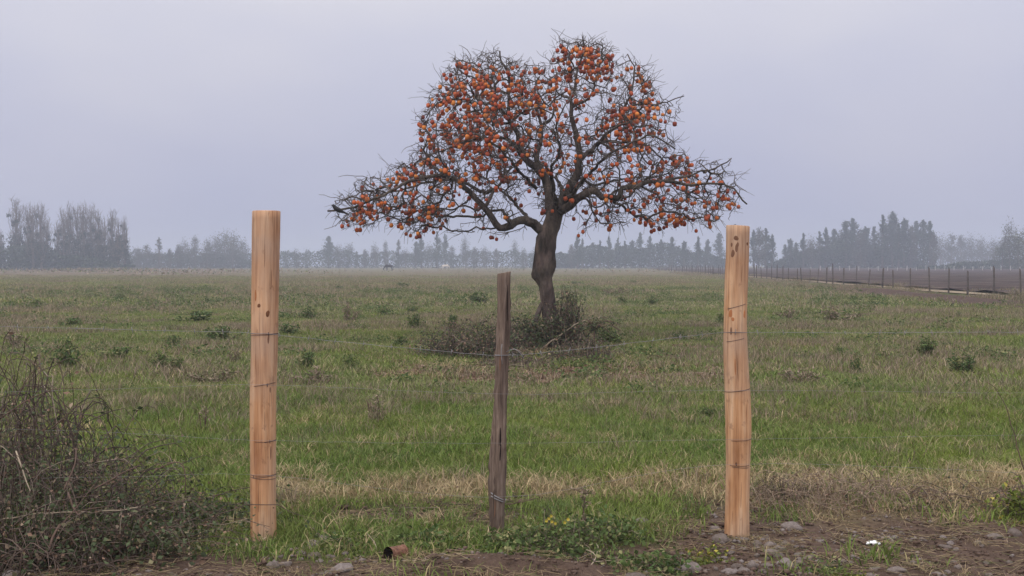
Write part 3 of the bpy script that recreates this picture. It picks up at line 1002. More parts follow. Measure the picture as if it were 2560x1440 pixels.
# limbs, traced: list of (px, py, depth offset), radius start and end (px)
LIMBS = [
    ([(1368, 590, 0), (1345, 572, -.05), (1322, 557, -.15), (1300, 553, -.25), (1275, 566, -.35), (1250, 571, -.45), (1232, 550, -.55), (1215, 525, -.6), (1190, 500, -.65),
      (1165, 475, -.7), (1145, 458, -.75), (1110, 450, -.8), (1060, 456, -.9), (1005, 478, -1.0), (955, 503, -1.0), (905, 525, -.95), (865, 531, -.9), (838, 533, -.85)], 19, 3.0),
    ([(1375, 535, .05), (1372, 480, .1), (1362, 445, .15), (1342, 415, .2), (1312, 392, .2), (1298, 358, .15), (1288, 322, .1), (1270, 290, 0), (1272, 240, -.1), (1272, 195, -.2), (1255, 165, -.3), (1250, 135, -.3)], 22, 2.5),
    ([(1350, 425, .2), (1341, 395, .4), (1348, 362, .6), (1357, 325, .8), (1355, 290, .9), (1345, 250, 1.0), (1340, 210, 1.0), (1352, 170, 1.0)], 14, 2.5),
    ([(1398, 525, 0), (1418, 480, -.05), (1436, 445, -.1), (1446, 410, -.15), (1443, 373, -.2), (1437, 333, -.25), (1428, 307, -.3), (1427, 253, -.3), (1433, 223, -.3), (1440, 193, -.35), (1448, 160, -.4), (1458, 125, -.45), (1452, 105, -.5)], 21, 2.2),
    ([(1427, 275, -.3), (1443, 263, -.2), (1461, 255, -.1), (1480, 230, 0), (1493, 190, .1), (1498, 163, .15), (1517, 135, .2)], 7, 2.0),
    ([(1445, 405, -.1), (1460, 390, .1), (1490, 363, .3), (1513, 347, .5), (1547, 345, .7), (1590, 345, .9), (1640, 352, 1.1), (1680, 385, 1.2)], 12, 2.5),
    ([(1495, 360, .3), (1525, 327, .1), (1550, 310, 0), (1562, 272, -.1), (1578, 221, -.2), (1582, 173, -.2), (1566, 140, -.2)], 9, 2.0),
    ([(1562, 274, -.1), (1590, 265, -.2), (1618, 268, -.3), (1663, 262, -.4), (1700, 250, -.5)], 5, 1.6),
    ([(1395, 530, -.05), (1421, 516, -.2), (1453, 492, -.4), (1477, 481, -.5), (1501, 494, -.6), (1534, 502, -.75), (1546, 480, -.8), (1578, 473, -.9), (1626, 463, -1.0), (1707, 471, -1.1), (1760, 471, -1.1), (1804, 482, -1.1), (1838, 518, -1.05)], 18, 2.5),
    ([(1626, 463, -1.0), (1695, 451, -.8), (1727, 439, -.7), (1776, 427, -.6), (1816, 402, -.5)], 7, 1.8),
    ([(1510, 350, .5), (1540, 380, .2), (1546, 427, -.1), (1541, 470, -.3), (1520, 520, -.4)], 6, 1.8),
    ([(1313, 392, .2), (1263, 350, -.2), (1220, 350, -.5), (1180, 360, -.7), (1130, 382, -.9), (1085, 400, -1.0)], 9, 2.0),
    ([(1215, 525, -.6), (1236, 478, -.2), (1256, 447, .1), (1262, 410, .3), (1240, 380, .5), (1210, 330, .7)], 9, 2.0),
    ([(1236, 478, -.2), (1200, 474, .3), (1167, 455, .6), (1135, 443, .8), (1060, 446, 1.0), (1000, 462, 1.1), (940, 470, 1.1), (890, 445, 1.1)], 10, 2.0),
    ([(1275, 300, 0), (1240, 268, -.3), (1200, 270, -.6), (1150, 265, -.8), (1100, 275, -.9), (1075, 310, -.9)], 9, 2.0),
    ([(1272, 235, -.1), (1235, 215, .3), (1200, 190, .6), (1160, 170, .7), (1140, 155, .7)], 7, 1.8),
    ([(1357, 300, .85), (1385, 270, 1.2), (1395, 220, 1.4), (1400, 170, 1.5), (1395, 130, 1.5)], 7, 1.8),
    # limbs that reach towards and away from the camera
    ([(1392, 520, -.1), (1380, 480, -.7), (1372, 440, -1.2), (1390, 400, -1.6), (1380, 350, -1.9), (1400, 300, -2.0)], 12, 2.0),
    ([(1392, 520, .1), (1410, 470, .8), (1400, 430, 1.4), (1420, 380, 1.9), (1410, 330, 2.2), (1440, 280, 2.3)], 12, 2.0),
    ([(1345, 572, 0), (1318, 540, .7), (1290, 500, 1.3), (1250, 460, 1.8), (1200, 420, 2.1), (1150, 400, 2.2)], 11, 2.0),
    ([(1420, 516, 0), (1460, 480, .9), (1510, 450, 1.5), (1570, 430, 1.9), (1640, 420, 2.0), (1700, 430, 2.0)], 11, 2.0),
    ([(1420, 500, -.1), (1450, 460, -1.0), (1490, 420, -1.6), (1540, 390, -1.9), (1600, 370, -2.0), (1650, 400, -2.0)], 10, 2.0),
    ([(1340, 470, 0), (1300, 440, -.9), (1260, 400, -1.4), (1210, 370, -1.8), (1160, 360, -1.9)], 9, 2.0),
]
for pts, r0, r1 in LIMBS:
    q = np.array([TP(*a) for a in pts])
    c = catmull(q, 0.11)
    c[1:-1] += rng.standard_normal((len(c) - 2, 3)) * 0.012
    if nodes_p:
        d = np.linalg.norm(np.array(nodes_p) - c[0], axis=1)
        par = int(d.argmin())
    t_ = np.linspace(0, 1, len(c))
    r0 = r0 * (0.68 if r0 > 15 else 0.56)
    ex = 1.6 if len(pts) > 11 else 1.2
    rad = (r0 * (1 - t_) ** ex + r1 * 0.75 * (1 - (1 - t_) ** ex)) / SCL
    add_chain(c, rad, par)
    mb = MB()
    tube(mb, c, rad, 9 if r0 > 10 else 7, rough=0.045)
    obj('limb', mb.mesh('limb', M['limb'], True), tree)
n_limb = len(nodes_p)

# the crown outline in the photograph; branches fill it in depth
OUT = np.array([(830, 530), (850, 475), (885, 445), (960, 432), (1000, 410), (1040, 370), (1047, 320), (1058, 262), (1085, 215), (1118, 182), (1135, 148), (1180, 137), (1250, 132),
                (1290, 160), (1350, 162), (1385, 142), (1388, 106), (1440, 104), (1490, 98), (1525, 112), (1562, 148), (1622, 178), (1640, 232), (1700, 252), (1698, 290), (1655, 320),
                (1690, 368), (1722, 402), (1780, 402), (1832, 428), (1848, 480), (1838, 522), (1790, 548), (1750, 560), (1700, 556), (1655, 580), (1600, 548), (1530, 572), (1470, 575),
                (1425, 580), (1400, 555), (1350, 560), (1300, 585), (1230, 585), (1150, 580), (1090, 572), (1040, 585), (980, 552), (900, 570), (850, 562)], float)


def inside(pts):
    x, y = pts[:, 0], pts[:, 1]
    c = np.zeros(len(pts), bool)
    j = len(OUT) - 1
    for i in range(len(OUT)):
        xi, yi = OUT[i]; xj, yj = OUT[j]
        c ^= ((yi > y) != (yj > y)) & (x < (xj - xi) * (y - yi) / (yj - yi + 1e-9) + xi)
        j = i
    return c


def edge_dist(pts):
    d = np.full(len(pts), 1e9)
    for i in range(len(OUT)):
        a, b_ = OUT[i - 1], OUT[i]
        ab = b_ - a
        t_ = np.clip(((pts - a) @ ab) / (ab @ ab), 0, 1)
        d = np.minimum(d, np.linalg.norm(pts - (a + t_[:, None] * ab), axis=1))
    return d


FR = [(1170, 225, 60, 1.2), (1105, 300, 48, 1.4), (1220, 205, 50, .9), (1350, 200, 55, 1.2), (1430, 135, 45, 1.3), (1490, 140, 38, 1.0), (1200, 265, 55, 1.1), (1075, 325, 30, 1.2),
      (1150, 400, 55, 1.0), (1235, 405, 45, .9), (1060, 430, 48, 1.0), (1000, 450, 40, .9), (930, 505, 38, 1.0), (885, 528, 25, 1.1), (1065, 535, 36, 1.0), (1560, 275, 32, 1.0), (1600, 335, 45, .9),
      (1692, 385, 24, 1.4), (1655, 440, 45, .8), (1530, 300, 30, .8), (1690, 540, 42, .75), (1500, 440, 40, .55), (1290, 250, 60, .7), (1390, 330, 70, .5), (1330, 470, 60, .45), (1400, 450, 60, .5),
      (1600, 190, 40, .6), (1450, 250, 30, .35), (1640, 260, 50, .4), (1780, 440, 50, .45), (1820, 480, 30, .5), (1500, 560, 50, .45), (1250, 540, 80, .25), (1590, 480, 50, .6), (1380, 560, 40, .5), (1240, 330, 60, .9), (1340, 300, 50, .8), (1150, 145, 30, .6),
      (1040, 552, 30, .6), (1110, 545, 50, .2), (1180, 555, 45, .15), (930, 540, 34, .4), (1510, 555, 25, .4), (1560, 555, 45, .2), (1625, 545, 40, .3), (1725, 545, 40, .4), (1795, 520, 36, .35), (1255, 572, 40, .15), (1470, 570, 40, .2)]


def fruit_density(pts):
    d = np.full(len(pts), 0.10)
    for x, y, s, a in FR:
        d += a * np.exp(-((pts[:, 0] - x) ** 2 + (pts[:, 1] - y) ** 2) / (2 * s * s))
    return d


want = 3300
cp = np.column_stack([rng.uniform(825, 1852, 26000), rng.uniform(95, 590, 26000)])
cp = cp[inside(cp)]
gap = np.ones(len(cp))
for gx, gy, gs in ((1478, 205, 24), (1400, 270, 16), (1450, 560, 40), (1330, 540, 26), (1160, 540, 36), (1290, 520, 22), (1310, 440, 16), (1470, 290, 18)):
    gap *= 1 - 0.85 * np.exp(-((cp[:, 0] - gx) ** 2 + (cp[:, 1] - gy) ** 2) / (2 * gs * gs))
pr = (1 + .4 * (cp[:, 0] > 1450) * (cp[:, 1] < 330)) * gap * (0.40 + 0.6 * np.clip(fruit_density(cp), 0, 1.5)) * np.where(cp[:, 1] > 500, np.where((cp[:, 0] < 1230) | (cp[:, 0] > 1450), 1.25, 0.6), 1)
cp = cp[rng.random(len(cp)) < pr / pr.max()][:want]
ed = edge_dist(cp)
dep = 2.35 * np.sqrt(np.clip(ed / 190, 0.02, 1)) * (rng.random(len(cp)) * 2 - 1)
tg = np.array([TP(a, b_, d_) for (a, b_), d_ in zip(cp, dep)])
# join every target to the growing tree, nearest first
cap_n = n_limb + 40000
NP = np.zeros((cap_n, 3)); ND = np.zeros(cap_n)
NP[:n_limb] = np.array(nodes_p); ND[:n_limb] = np.array(nodes_d)
usable0 = np.array([NP[i, 2] > 2.05 for i in range(n_limb)])
NP_ok = np.where(usable0)[0]
d0 = np.array([np.linalg.norm(NP[NP_ok] - q, axis=1).min() for q in tg])
order = np.argsort(d0)
par_l = list(nodes_par); cnt = n_limb
okmask = np.zeros(cap_n, bool); okmask[NP_ok] = True
paths = []
for ti in order:
    q = tg[ti]
    dd = np.linalg.norm(NP[:cnt] - q, axis=1) + 0.16 * ND[:cnt] + np.where(okmask[:cnt], 0, 99)
    a = int(dd.argmin()); pa = NP[a]
    L = float(np.linalg.norm(q - pa))
    if L < 0.05: continue
    m = max(2, int(L / 0.10))
    # leave along the parent's direction, then turn to the target with a crook
    pd = pa - NP[par_l[a]] if par_l[a] >= 0 else np.array((0, 0, 1.0))
    pd = pd / (np.linalg.norm(pd) + 1e-9)
    side = rng.standard_normal(3) * 0.14 * L
    ctrl = pa + 0.45 * (q - pa) + pd * 0.18 * L + side
    t_ = np.linspace(0, 1, m + 1)[1:, None]
    c = (1 - t_) ** 2 * pa + 2 * t_ * (1 - t_) * ctrl + t_ ** 2 * q
    c[:-1] += rng.standard_normal((m - 1, 3)) * 0.018
    ids = []
    pr_ = a
    for v in c:
        NP[cnt] = v; ND[cnt] = ND[pr_] + np.linalg.norm(v - NP[pr_]); par_l.append(pr_); okmask[cnt] = True
        pr_ = cnt; ids.append(cnt); cnt += 1
    paths.append((a, ids))
NP = NP[:cnt]
# pipe-model radii for the grown branches
EXP = 2.35
acc = np.zeros(cnt)
child_n = np.zeros(cnt, int)
for i in range(n_limb, cnt): child_n[par_l[i]] += 1
for i in range(cnt - 1, n_limb - 1, -1):
    if child_n[i] == 0: acc[i] = 0.0062 ** EXP
    if par_l[i] >= n_limb: acc[par_l[i]] += acc[i]
NR = np.zeros(cnt); NR[:n_limb] = np.array(nodes_r)
NR[n_limb:] = np.minimum(acc[n_limb:] ** (1 / EXP), 0.055)
mb = MB(); mb2 = MB()
for a, ids in paths:
    pts = NP[[a] + ids]
    r = NR[[ids[0]] + ids]
    tube(mb if r[0] > 0.012 else mb2, pts, r, 5 if r[0] > 0.02 else 4, cap=False)
o = obj('branches', mb.mesh('branches', M['limb'], True), tree); o['kind'] = 'stuff'
# fine twigs: crooked, rising on top, drooping below
tips = [ids[-1] for a, ids in paths[::2]] + list(rng.integers(n_limb, cnt, 4200))
cpx = NP[tips]
for i, q in zip(tips, cpx):
    par = par_l[i]
    d = q - NP[par]; d = d / (np.linalg.norm(d) + 1e-9)
    hgt = (q[2] - 3.4) / 2.6
    d = d * 0.7 + rng.standard_normal(3) * 0.65 + np.array((0, 0, 0.45 * hgt))
    d += 0.35 * np.array((np.sign(q[0]) * min(1, abs(q[0]) / 3), 0, 0))
    d /= np.linalg.norm(d)
    L = 0.08 + 0.20 * random.random() ** 1.7 if random.random() < .86 else random.uniform(.28, .5)
    bend = rng.standard_normal(3) * 0.5 + np.array((0, 0, -0.25))
    m = 3
    pts = [q]
    for k in range(m):
        d = d + bend * 0.33 + rng.standard_normal(3) * 0.16; d /= np.linalg.norm(d)
        pts.append(pts[-1] + d * L / m)
    tube(mb2, pts, np.linspace(0.0052, 0.0028, m + 1), 3, cap=False)
    if random.random() < 0.5:
        d2 = d + rng.standard_normal(3) * 0.8; d2 /= np.linalg.norm(d2)
        tube(mb2, [pts[1], pts[1] + d2 * L * 0.3, pts[1] + d2 * L * .6 + rng.standard_normal(3) * .02], [0.004, .0034, 0.0026], 3, cap=False)
# long bare shoots that stick out of the outline
for (x0, y0), (x1, y1) in (((1420, 120), (1378, 70)), ((1400, 110), (1412, 72)), ((1490, 115), (1487, 92)), ((1575, 160), (1560, 130)), ((1600, 190), (1632, 165)), ((1610, 210), (1655, 215)),
                           ((1690, 260), (1705, 240)), ((1660, 330), (1640, 300)), ((900, 520), (798, 487)), ((920, 445), (845, 442)), ((930, 470), (880, 440)), ((870, 540), (820, 575)),
                           ((900, 545), (850, 575)), ((1810, 420), (1818, 398)), ((1830, 460), (1855, 440)), ((1180, 150), (1150, 125)), ((1230, 150), (1215, 118)), ((1240, 140), (1250, 120)),
                           ((1300, 170), (1305, 140)), ((1085, 240), (1060, 245)), ((1060, 300), (1040, 300)), ((1050, 350), (1005, 385)), ((1080, 560), (1020, 590)), ((1750, 560), (1790, 580)), ((1830, 520), (1828, 550))):
    q0, q1 = TP(x0, y0, rng.uniform(-.5, .5)), TP(x1, y1, rng.uniform(-.5, .5))
    mid = (q0 + q1) / 2 + rng.standard_normal(3) * 0.05
    c = catmull([q0, mid, q1], 0.08)
    c[1:-1] += rng.standard_normal((len(c) - 2, 3)) * 0.012
    tube(mb2, c, np.linspace(0.0075, 0.0035, len(c)), 4, cap=False)
o = obj('twigs', mb2.mesh('twigs', M['twig'], False), tree); o['kind'] = 'stuff'


# fruit
def fruit_mesh():
    nu, nv = 10, 7
    V = [(0, 0, 0.036)]; F3 = []; F4 = []; mi = []
    prof = [(0.55, 0.037), (0.88, 0.026), (1.0, 0.0), (0.90, -0.024), (0.62, -0.040)]
    for r, z in prof:
        for k in range(nu):
            a = 2 * math.pi * k / nu
            V.append((0.046 * r * math.cos(a) * (1 + .03 * math.cos(4 * a)), 0.046 * r * math.sin(a) * (1 + .03 * math.cos(4 * a)), z))
    V.append((0, 0, -0.046))
    for k in range(nu):
        F3.append((0, 1 + k, 1 + (k + 1) % nu))
    for j in range(4):
        for k in range(nu):
            b = 1 + j * nu; F4.append((b + k, b + nu + k, b + nu + (k + 1) % nu, b + (k + 1) % nu))
    b = 1 + 4 * nu; e_ = len(V) - 1
    for k in range(nu): F3.append((b + k, e_, b + (k + 1) % nu))
    nf = len(F3); nq = len(F4)
    # four-lobed calyx and stalk
    c0 = len(V); V.append((0, 0, 0.047))
    for k in range(8):
        a = 2 * math.pi * k / 8; r = 0.034 if k % 2 == 0 else 0.014
        V.append((r * math.cos(a), r * math.sin(a), 0.044 if k % 2 == 0 else 0.042))
    for k in range(8): F3.append((c0, c0 + 1 + k, c0 + 1 + (k + 1) % 8))
    s0 = len(V)
    for z in (0.044, 0.095):
        for k in range(3):
            a = 2 * math.pi * k / 3; V.append((0.004 * math.cos(a), 0.004 * math.sin(a), z))
    for k in range(3): F4.append((s0 + k, s0 + (k + 1) % 3, s0 + 3 + (k + 1) % 3, s0 + 3 + k))
    return np.array(V), np.array(F4), np.array(F3), [0] * nq + [1] * 3 + [0] * nf + [1] * 8


FV, FF4, FF3, FMI = fruit_mesh()
FV[:, 2] *= 1.12
fruit_me = mesh_from('persimmon', FV, [FF4, FF3], [M['fruit'], M['calyx']], True, FMI)
thin = np.array([i for i in range(n_limb, cnt) if NR[i] < 0.016])
wp = NP[thin] + T0
fpx = 1280 + FPX * wp[:, 0] / TY
fpy = 662 - FPX * (wp[:, 2] - CAM_H) / TY
fd = fruit_density(np.column_stack([fpx, fpy]))
prob = fd ** 1.2 * (1 + .55 * sst(1380, 1460, fpx) + 1.1 * sst(1380, 1400, fpx) * (fpy < 170) + .35 * (fpx < 1060))
prob /= prob.sum()
pick = rng.choice(thin, 12000, p=prob)
fr = np.zeros((2600, 3)); nf = 0
for i in pick:
    for _ in range(random.choice((1, 1, 2, 3))):
        q = NP[i] + np.array((random.gauss(0, .05), random.gauss(0, .05), -0.085 - 0.06 * random.random()))
        if nf and np.linalg.norm(fr[:nf] - q, axis=1).min() < 0.070: continue
        if nf >= 1850: break
        fr[nf] = q; nf += 1
fr = fr[:nf]
fr = fr[np.argsort(fr[:, 1])]
near = fr[:300]
mb = MB(); far_mi = []
for q in near:
    s = random.choice((random.uniform(0.64, .84), random.uniform(.78, 1.0)))
    obj('persimmon', fruit_me, tree, q, (random.gauss(0, .28), random.gauss(0, .28), random.random() * 6), (s, s, s * random.uniform(.9, 1.1)))
VV, A4, A3, off = [], [], [], 0
for q in fr[300:]:
    s = random.choice((random.uniform(0.64, .84), random.uniform(.78, 1.0)))
    m = np.array(Matrix.Rotation(random.gauss(0, .28), 3, 'X') @ Matrix.Rotation(random.random() * 6, 3, 'Z'))
    VV.append((FV * s) @ m.T + q); A4.append(FF4 + off); A3.append(FF3 + off); off += len(FV)
nfar = len(VV); nq4 = len(FF4) - 3
midx = np.concatenate([np.tile(np.array(FMI[:len(FF4)]), nfar), np.tile(np.array(FMI[len(FF4):]), nfar)])
o = obj('persimmons', mesh_from('persimmons', np.concatenate(VV), [np.concatenate(A4), np.concatenate(A3)], [M['fruit'], M['calyx']], True, midx), tree)
o['kind'] = 'stuff'

# a dark bird at the far left branch tip
bird = empty('bird', P(846, 530, TY - 0.9))
tag(bird, 'small dark bird perched on the far left branch tip of the fruit tree', 'bird')
mb = MB()
bs = np.array([(0.20, 0, -0.055, .006), (0.13, 0, -0.02, .014), (0.07, 0, 0.005, .028), (0.02, 0, 0.03, .043), (-0.03, 0, 0.055, .046), (-0.065, 0, 0.085, .036), (-0.085, 0, 0.108, .032), (-0.103, 0, 0.116, .024), (-0.125, 0, 0.113, .006), (-0.145, 0, 0.108, .0015)])
bc = catmull(bs, 0.012)
tube(mb, bc[:, :3], np.maximum(bc[:, 3], .001), 12)
tube(mb, [(0.02, .018, 0.0), (0.012, .018, -.03), (0.0, .018, -.055)], .004, 5)
tube(mb, [(0.02, -.018, 0.0), (0.012, -.018, -.03), (0.0, -.018, -.055)], .004, 5)
obj('body', mb.mesh('bird_body', M['bird'], True), bird)

# ------------------------------------------------------------------ foreground posts
def post(name, label, prof, mat, sides=28, top_tilt=0.0, flat=0.0, irr=0.02, seed=0, Y=None, groove=0.0):
    """prof: (centre px, py, width px) from base to top; stands at depth Y"""
    b0 = on_ground(prof[0][0], prof[0][1])
    Yp = b0[1] if Y is None else Y
    root = empty(name, (b0[0], Yp, b0[2]))
    tag(root, label, 'post')
    B = np.array(root.location)
    pts = []
    for cx, py, w in prof:
        q = P(cx, py, Yp) - B
        pts.append((*q, w * Yp / FPX / 2))
    pts = np.array(pts)
    pts = np.vstack([pts[0] - np.array((0, 0, 0.25, 0)), pts])
    c = catmull(pts, 0.035)
    n = len(c); th = np.arange(sides) / sides * 2 * math.pi
    rr = c[:, 3][:, None] * (1 + irr * (fbm(np.cos(th)[None, :] * 2 + seed, np.sin(th)[None, :] * 2 + c[:, 2][:, None] * 2.5, 7 + seed) - .5) * 2)
    rr = rr * (1 - flat * np.clip(-np.sin(th), 0, 1)[None, :] ** 2)
    if groove:
        gr_ = np.random.default_rng(seed).standard_normal(sides)
        rr = rr * (1 + groove * gr_[None, :] * (0.6 + 0.8 * fbm(c[:, 2][:, None] * 1.3 + 0 * th[None, :], 0 * c[:, 2][:, None] + 7 * th[None, :], 3)))
        rr = rr * (1 + groove * .6 * rng.standard_normal(rr.shape))
    V = np.stack([c[:, 0][:, None] + rr * np.cos(th), c[:, 1][:, None] + rr * np.sin(th), c[:, 2][:, None] + 0 * rr], -1)
    V[-1, :, 2] += top_tilt * np.cos(th) * c[-1, 3]
    # slightly rounded rim
    cap_ = V[-1].copy(); cap_[:, :2] = c[-1, :2] + (cap_[:, :2] - c[-1, :2]) * 0.93; cap_[:, 2] += 0.004
    V = np.concatenate([V, cap_[None]]); n += 1
    V = V.reshape(-1, 3)
    k = np.arange(sides); k2 = (k + 1) % sides
    F4 = np.concatenate([np.stack([i * sides + k, i * sides + k2, (i + 1) * sides + k2, (i + 1) * sides + k], 1) for i in range(n - 1)])
    mb = MB(); mb.add(V, None, F4)
    me = mb.mesh('shaft', mat, True)
    obj('shaft', me, root)
    mb = MB()
    ring = cap_ + np.array((0, 0, 0.0)); mb.add(np.vstack([ring, ring.mean(0) + np.array((0, 0, -.002))]), np.stack([k, k2, np.full(sides, sides)], 1))
    obj('end_grain', mb.mesh('end_grain', M['endgrain']), root)
    return root, c, Yp, B


def prof_at(c, z):
    return [np.interp(z, c[:, 2], c[:, k]) for k in (0, 1, 3)]


def tie(root, c, z, slant=0.0, a0=-math.pi, a1=math.pi, r=0.0014, mat='rust_wire', grow=1.015, wav=0.0):
    """wire bound round a post; angles measured from the side that faces the camera"""
    n = 30
    th = np.linspace(a0, a1, n) - math.pi / 2
    pts = []
    for k, t_ in enumerate(th):
        zz = z + slant * math.cos(t_) + wav * math.sin(5 * t_)
        x, y, rr = prof_at(c, zz)
        pts.append((x + rr * grow * math.cos(t_), y + rr * grow * math.sin(t_), zz))
    mb = MB(); tube(mb, pts, r, 5)
    obj('wire_tie', mb.mesh('wire_tie', M[mat], True), root)


def scar(name, root, c, ang, z, w, h, mat, grow=1.012, tail=0.0):
    """a knot or scrape standing a little proud of the shaft; ang 0 faces the camera"""
    nu, nv = 9, 9
    V = []
    for j in range(nv):
        for i in range(nu):
            u, v = (i / (nu - 1) - .5) * 2, (j / (nv - 1) - .5) * 2
            # square to disc
            du, dv = u * math.sqrt(1 - v * v / 2), v * math.sqrt(1 - u * u / 2)
            wob = 1 + .10 * math.sin(2 * math.atan2(dv, du) + z * 40) * math.hypot(du, dv) + .06 * math.sin(3 * math.atan2(dv, du) + z * 90)
            zz = z + dv * h / 2 * wob + tail * dv
            x, y, rr = prof_at(c, zz)
            t_ = ang + du * w / 2 * wob / rr - math.pi / 2
            g = grow - 0.018 * max(0, math.hypot(du, dv)) ** 3
            V.append((x + rr * g * math.cos(t_), y + rr * g * math.sin(t_), zz))
    i = np.arange(nv - 1)[:, None] * nu + np.arange(nu - 1)[None, :]
    F = np.stack([i, i + 1, i + 1 + nu, i + nu], -1).reshape(-1, 4)
    obj(name, mesh_from(name, V, [F], M[mat], True), root)


def zpost(py, Y, B):
    return float(P(1280, py, Y)[2] - B[2])


LP, lc, LY, LB = post('fence_post', 'thick new peeled pine post on the left beside the brush thicket',
                      [(659, 1345, 64), (658, 1250, 63), (658, 1120, 64), (658, 1000, 65), (661, 880, 66), (662, 800, 67), (664, 680, 68), (665, 600, 69), (666, 529, 69)], M['pine'], irr=0.022, seed=1)
for py, kw in ((833, dict()), (836, dict(slant=.004)), (960, dict(a0=-.55, a1=1.3, slant=.012)), (1100, dict(a0=-.45, a1=1.5)), (1103, dict(a0=.3, a1=1.6, slant=.01)),
               (1184, dict()), (1188, dict(slant=.005)), (1192, dict(slant=-.006))):
    tie(LP, lc, zpost(py, LY, LB), **kw)
scar('knot', LP, lc, -.22, zpost(763, LY, LB), .020, .030, 'knot')
scar('knot', LP, lc, .42, zpost(783, LY, LB), .022, .034, 'knot')
scar('knot', LP, lc, -.55, zpost(738, LY, LB), .014, .06, 'knot_pale')
scar('scrape', LP, lc, .50, zpost(846, LY, LB), .010, .050, 'scar')
scar('scrape', LP, lc, .85, zpost(1128, LY, LB), .008, .085, 'scar')
scar('scrape', LP, lc, .75, zpost(972, LY, LB), .007, .035, 'scar')
for py, a in ((833, .5), (960, .5), (1100, .75), (1187, -.6)):
    scar('staple', LP, lc, a, zpost(py, LY, LB), .006, .022, 'rust_wire', 1.03)

RP, rc, RY, RB = post('fence_post', 'new peeled pine post on the right with bark scars near its top',
                      [(1842, 1336, 62), (1843, 1260, 60), (1845, 1160, 60), (1846, 1060, 64), (1843, 970, 63), (1839, 880, 60), (1838, 800, 57), (1841, 700, 57), (1844, 630, 57), (1845, 566, 58)], M['pine_b'], irr=0.022, seed=4, top_tilt=-.05)
for py, kw in ((765, dict(a0=-.9, a1=.8, slant=.018, r=.0016)), (830, dict()), (848, dict(a0=-1.0, a1=.6, slant=.014)), (974, dict(slant=.01, r=.0018)), (1097, dict(a0=-.8, a1=1.6, slant=.004)),
               (1160, dict(a0=-.9, a1=.9)), (1164, dict(a0=-.7, a1=.8, slant=-.004))):
    tie(RP, rc, zpost(py, RY, RB), **kw)
for a, py, w, h in ((-.35, 596, .026, .026), (-.75, 612, .010, .026), (-.30, 620, .014, .05), (-.62, 634, .022, .04), (-.2, 612, .010, .03)):
    scar('bark_patch', RP, rc, a, zpost(py, RY, RB), w, h, 'scar', 1.02)
scar('knot', RP, rc, .75, zpost(610, RY, RB), .014, .020, 'knot')
scar('knot', RP, rc, -.62, zpost(783, RY, RB), .026, .042, 'knot_pale')
scar('knot', RP, rc, -.40, zpost(797, RY, RB), .020, .024, 'knot_pale')
scar('knot', RP, rc, .72, zpost(785, RY, RB), .024, .05, 'knot_pale')
scar('scrape', RP, rc, -.55, zpost(826, RY, RB), .012, .050, 'scar')
scar('knot', RP, rc, -.35, zpost(1155, RY, RB), .016, .024, 'knot')
scar('scrape', RP, rc, -.28, zpost(915, RY, RB), .007, .09, 'knot_pale')

for root_, c_, Y_, B_, lst in ((LP, lc, LY, LB, ((.15, 640, .0035, .16), (-.5, 905, .003, .20), (.35, 1050, .003, .14), (-.15, 1240, .0035, .24), (.65, 700, .003, .12), (-.75, 610, .003, .14))),
                               (RP, rc, RY, RB, ((.25, 690, .0035, .18), (-.1, 910, .003, .2), (.5, 1030, .003, .13), (.1, 1230, .0035, .2), (-.6, 1290, .003, .12), (.6, 880, .003, .1)))):
    for a_, py_, w_, h_ in lst:
        scar('crack', root_, c_, a_, zpost(py_, Y_, B_), w_, h_, 'knot', 1.003)
OP, oc, OY, OB = post('fence_post', 'thin dark weathered old post leaning between the two new posts',
                      [(1242, 1345, 33), (1243, 1300, 33), (1246, 1230, 36), (1248, 1150, 37), (1250, 1060, 35), (1252, 1000, 35), (1255, 930, 34), (1258, 850, 35), (1260, 760, 33), (1261, 683, 33)], M['old'],
                      sides=26, irr=0.30, groove=.10, seed=9, top_tilt=.16, flat=.12)
tie(OP, oc, zpost(887, OY, OB), r=.0024, mat='wire', grow=1.08)
tie(OP, oc, zpost(1240, OY, OB), r=.0034, mat='wire', grow=1.06, slant=-.022)
tie(OP, oc, zpost(1246, OY, OB), r=.003, mat='wire', grow=1.06, slant=-.018, a0=-1.2, a1=1.3)
for a, py, w, h in ((.1, 1110, .012, .20), (-.3, 905, .010, .09), (.55, 760, .007, .22), (-.5, 1270, .012, .10)):
    scar('split', OP, oc, a, zpost(py, OY, OB), w, h, 'near_black' if a > 0 else 'scar', 1.0)
mb = MB()
tube(mb, catmull([P(1266, 880, OY - .04) - OB, P(1285, 872, OY - .06) - OB, P(1302, 884, OY - .05) - OB, P(1309, 897, OY - .04) - OB], .02), .0022, 5)
tube(mb, catmull([P(1255, 860, OY - .05) - OB, P(1253, 885, OY - .055) - OB, P(1256, 910, OY - .05) - OB], .02), .002, 5)
obj('wire_tail', mb.mesh('wire_tail', M['wire'], True), OP)


# wires strung between the posts
def strand(label, pts, r, barbs=False, mat='wire'):
    c = catmull(np.array(pts), 0.05)
    c[1:-1] += rng.standard_normal((len(c) - 2, 3)) * 0.0012
    root = empty('fence_wire', c[0])
    tag(root, label, 'wire', 'wires strung along the near fence')
    mb = MB(); tube(mb, c - c[0], r, 5)
    obj('strand', mb.mesh('strand', M[mat], True), root)
    if barbs:
        s = 0.0
        bm_ = MB(); tube(bm_, [(-.001, -.012, .010), (0, 0, .003), (.001, .012, -.010)], .0014, 4); tube(bm_, [(-.004, -.010, -.012), (0.002, 0, .002), (.006, .010, .012)], .0014, 4)
        bme = bm_.mesh('barb', M[mat])
        for k in range(0, len(c), 3):
            obj('barb', bme, root, c[k] - c[0], (random.random() * 6, 0, 0))


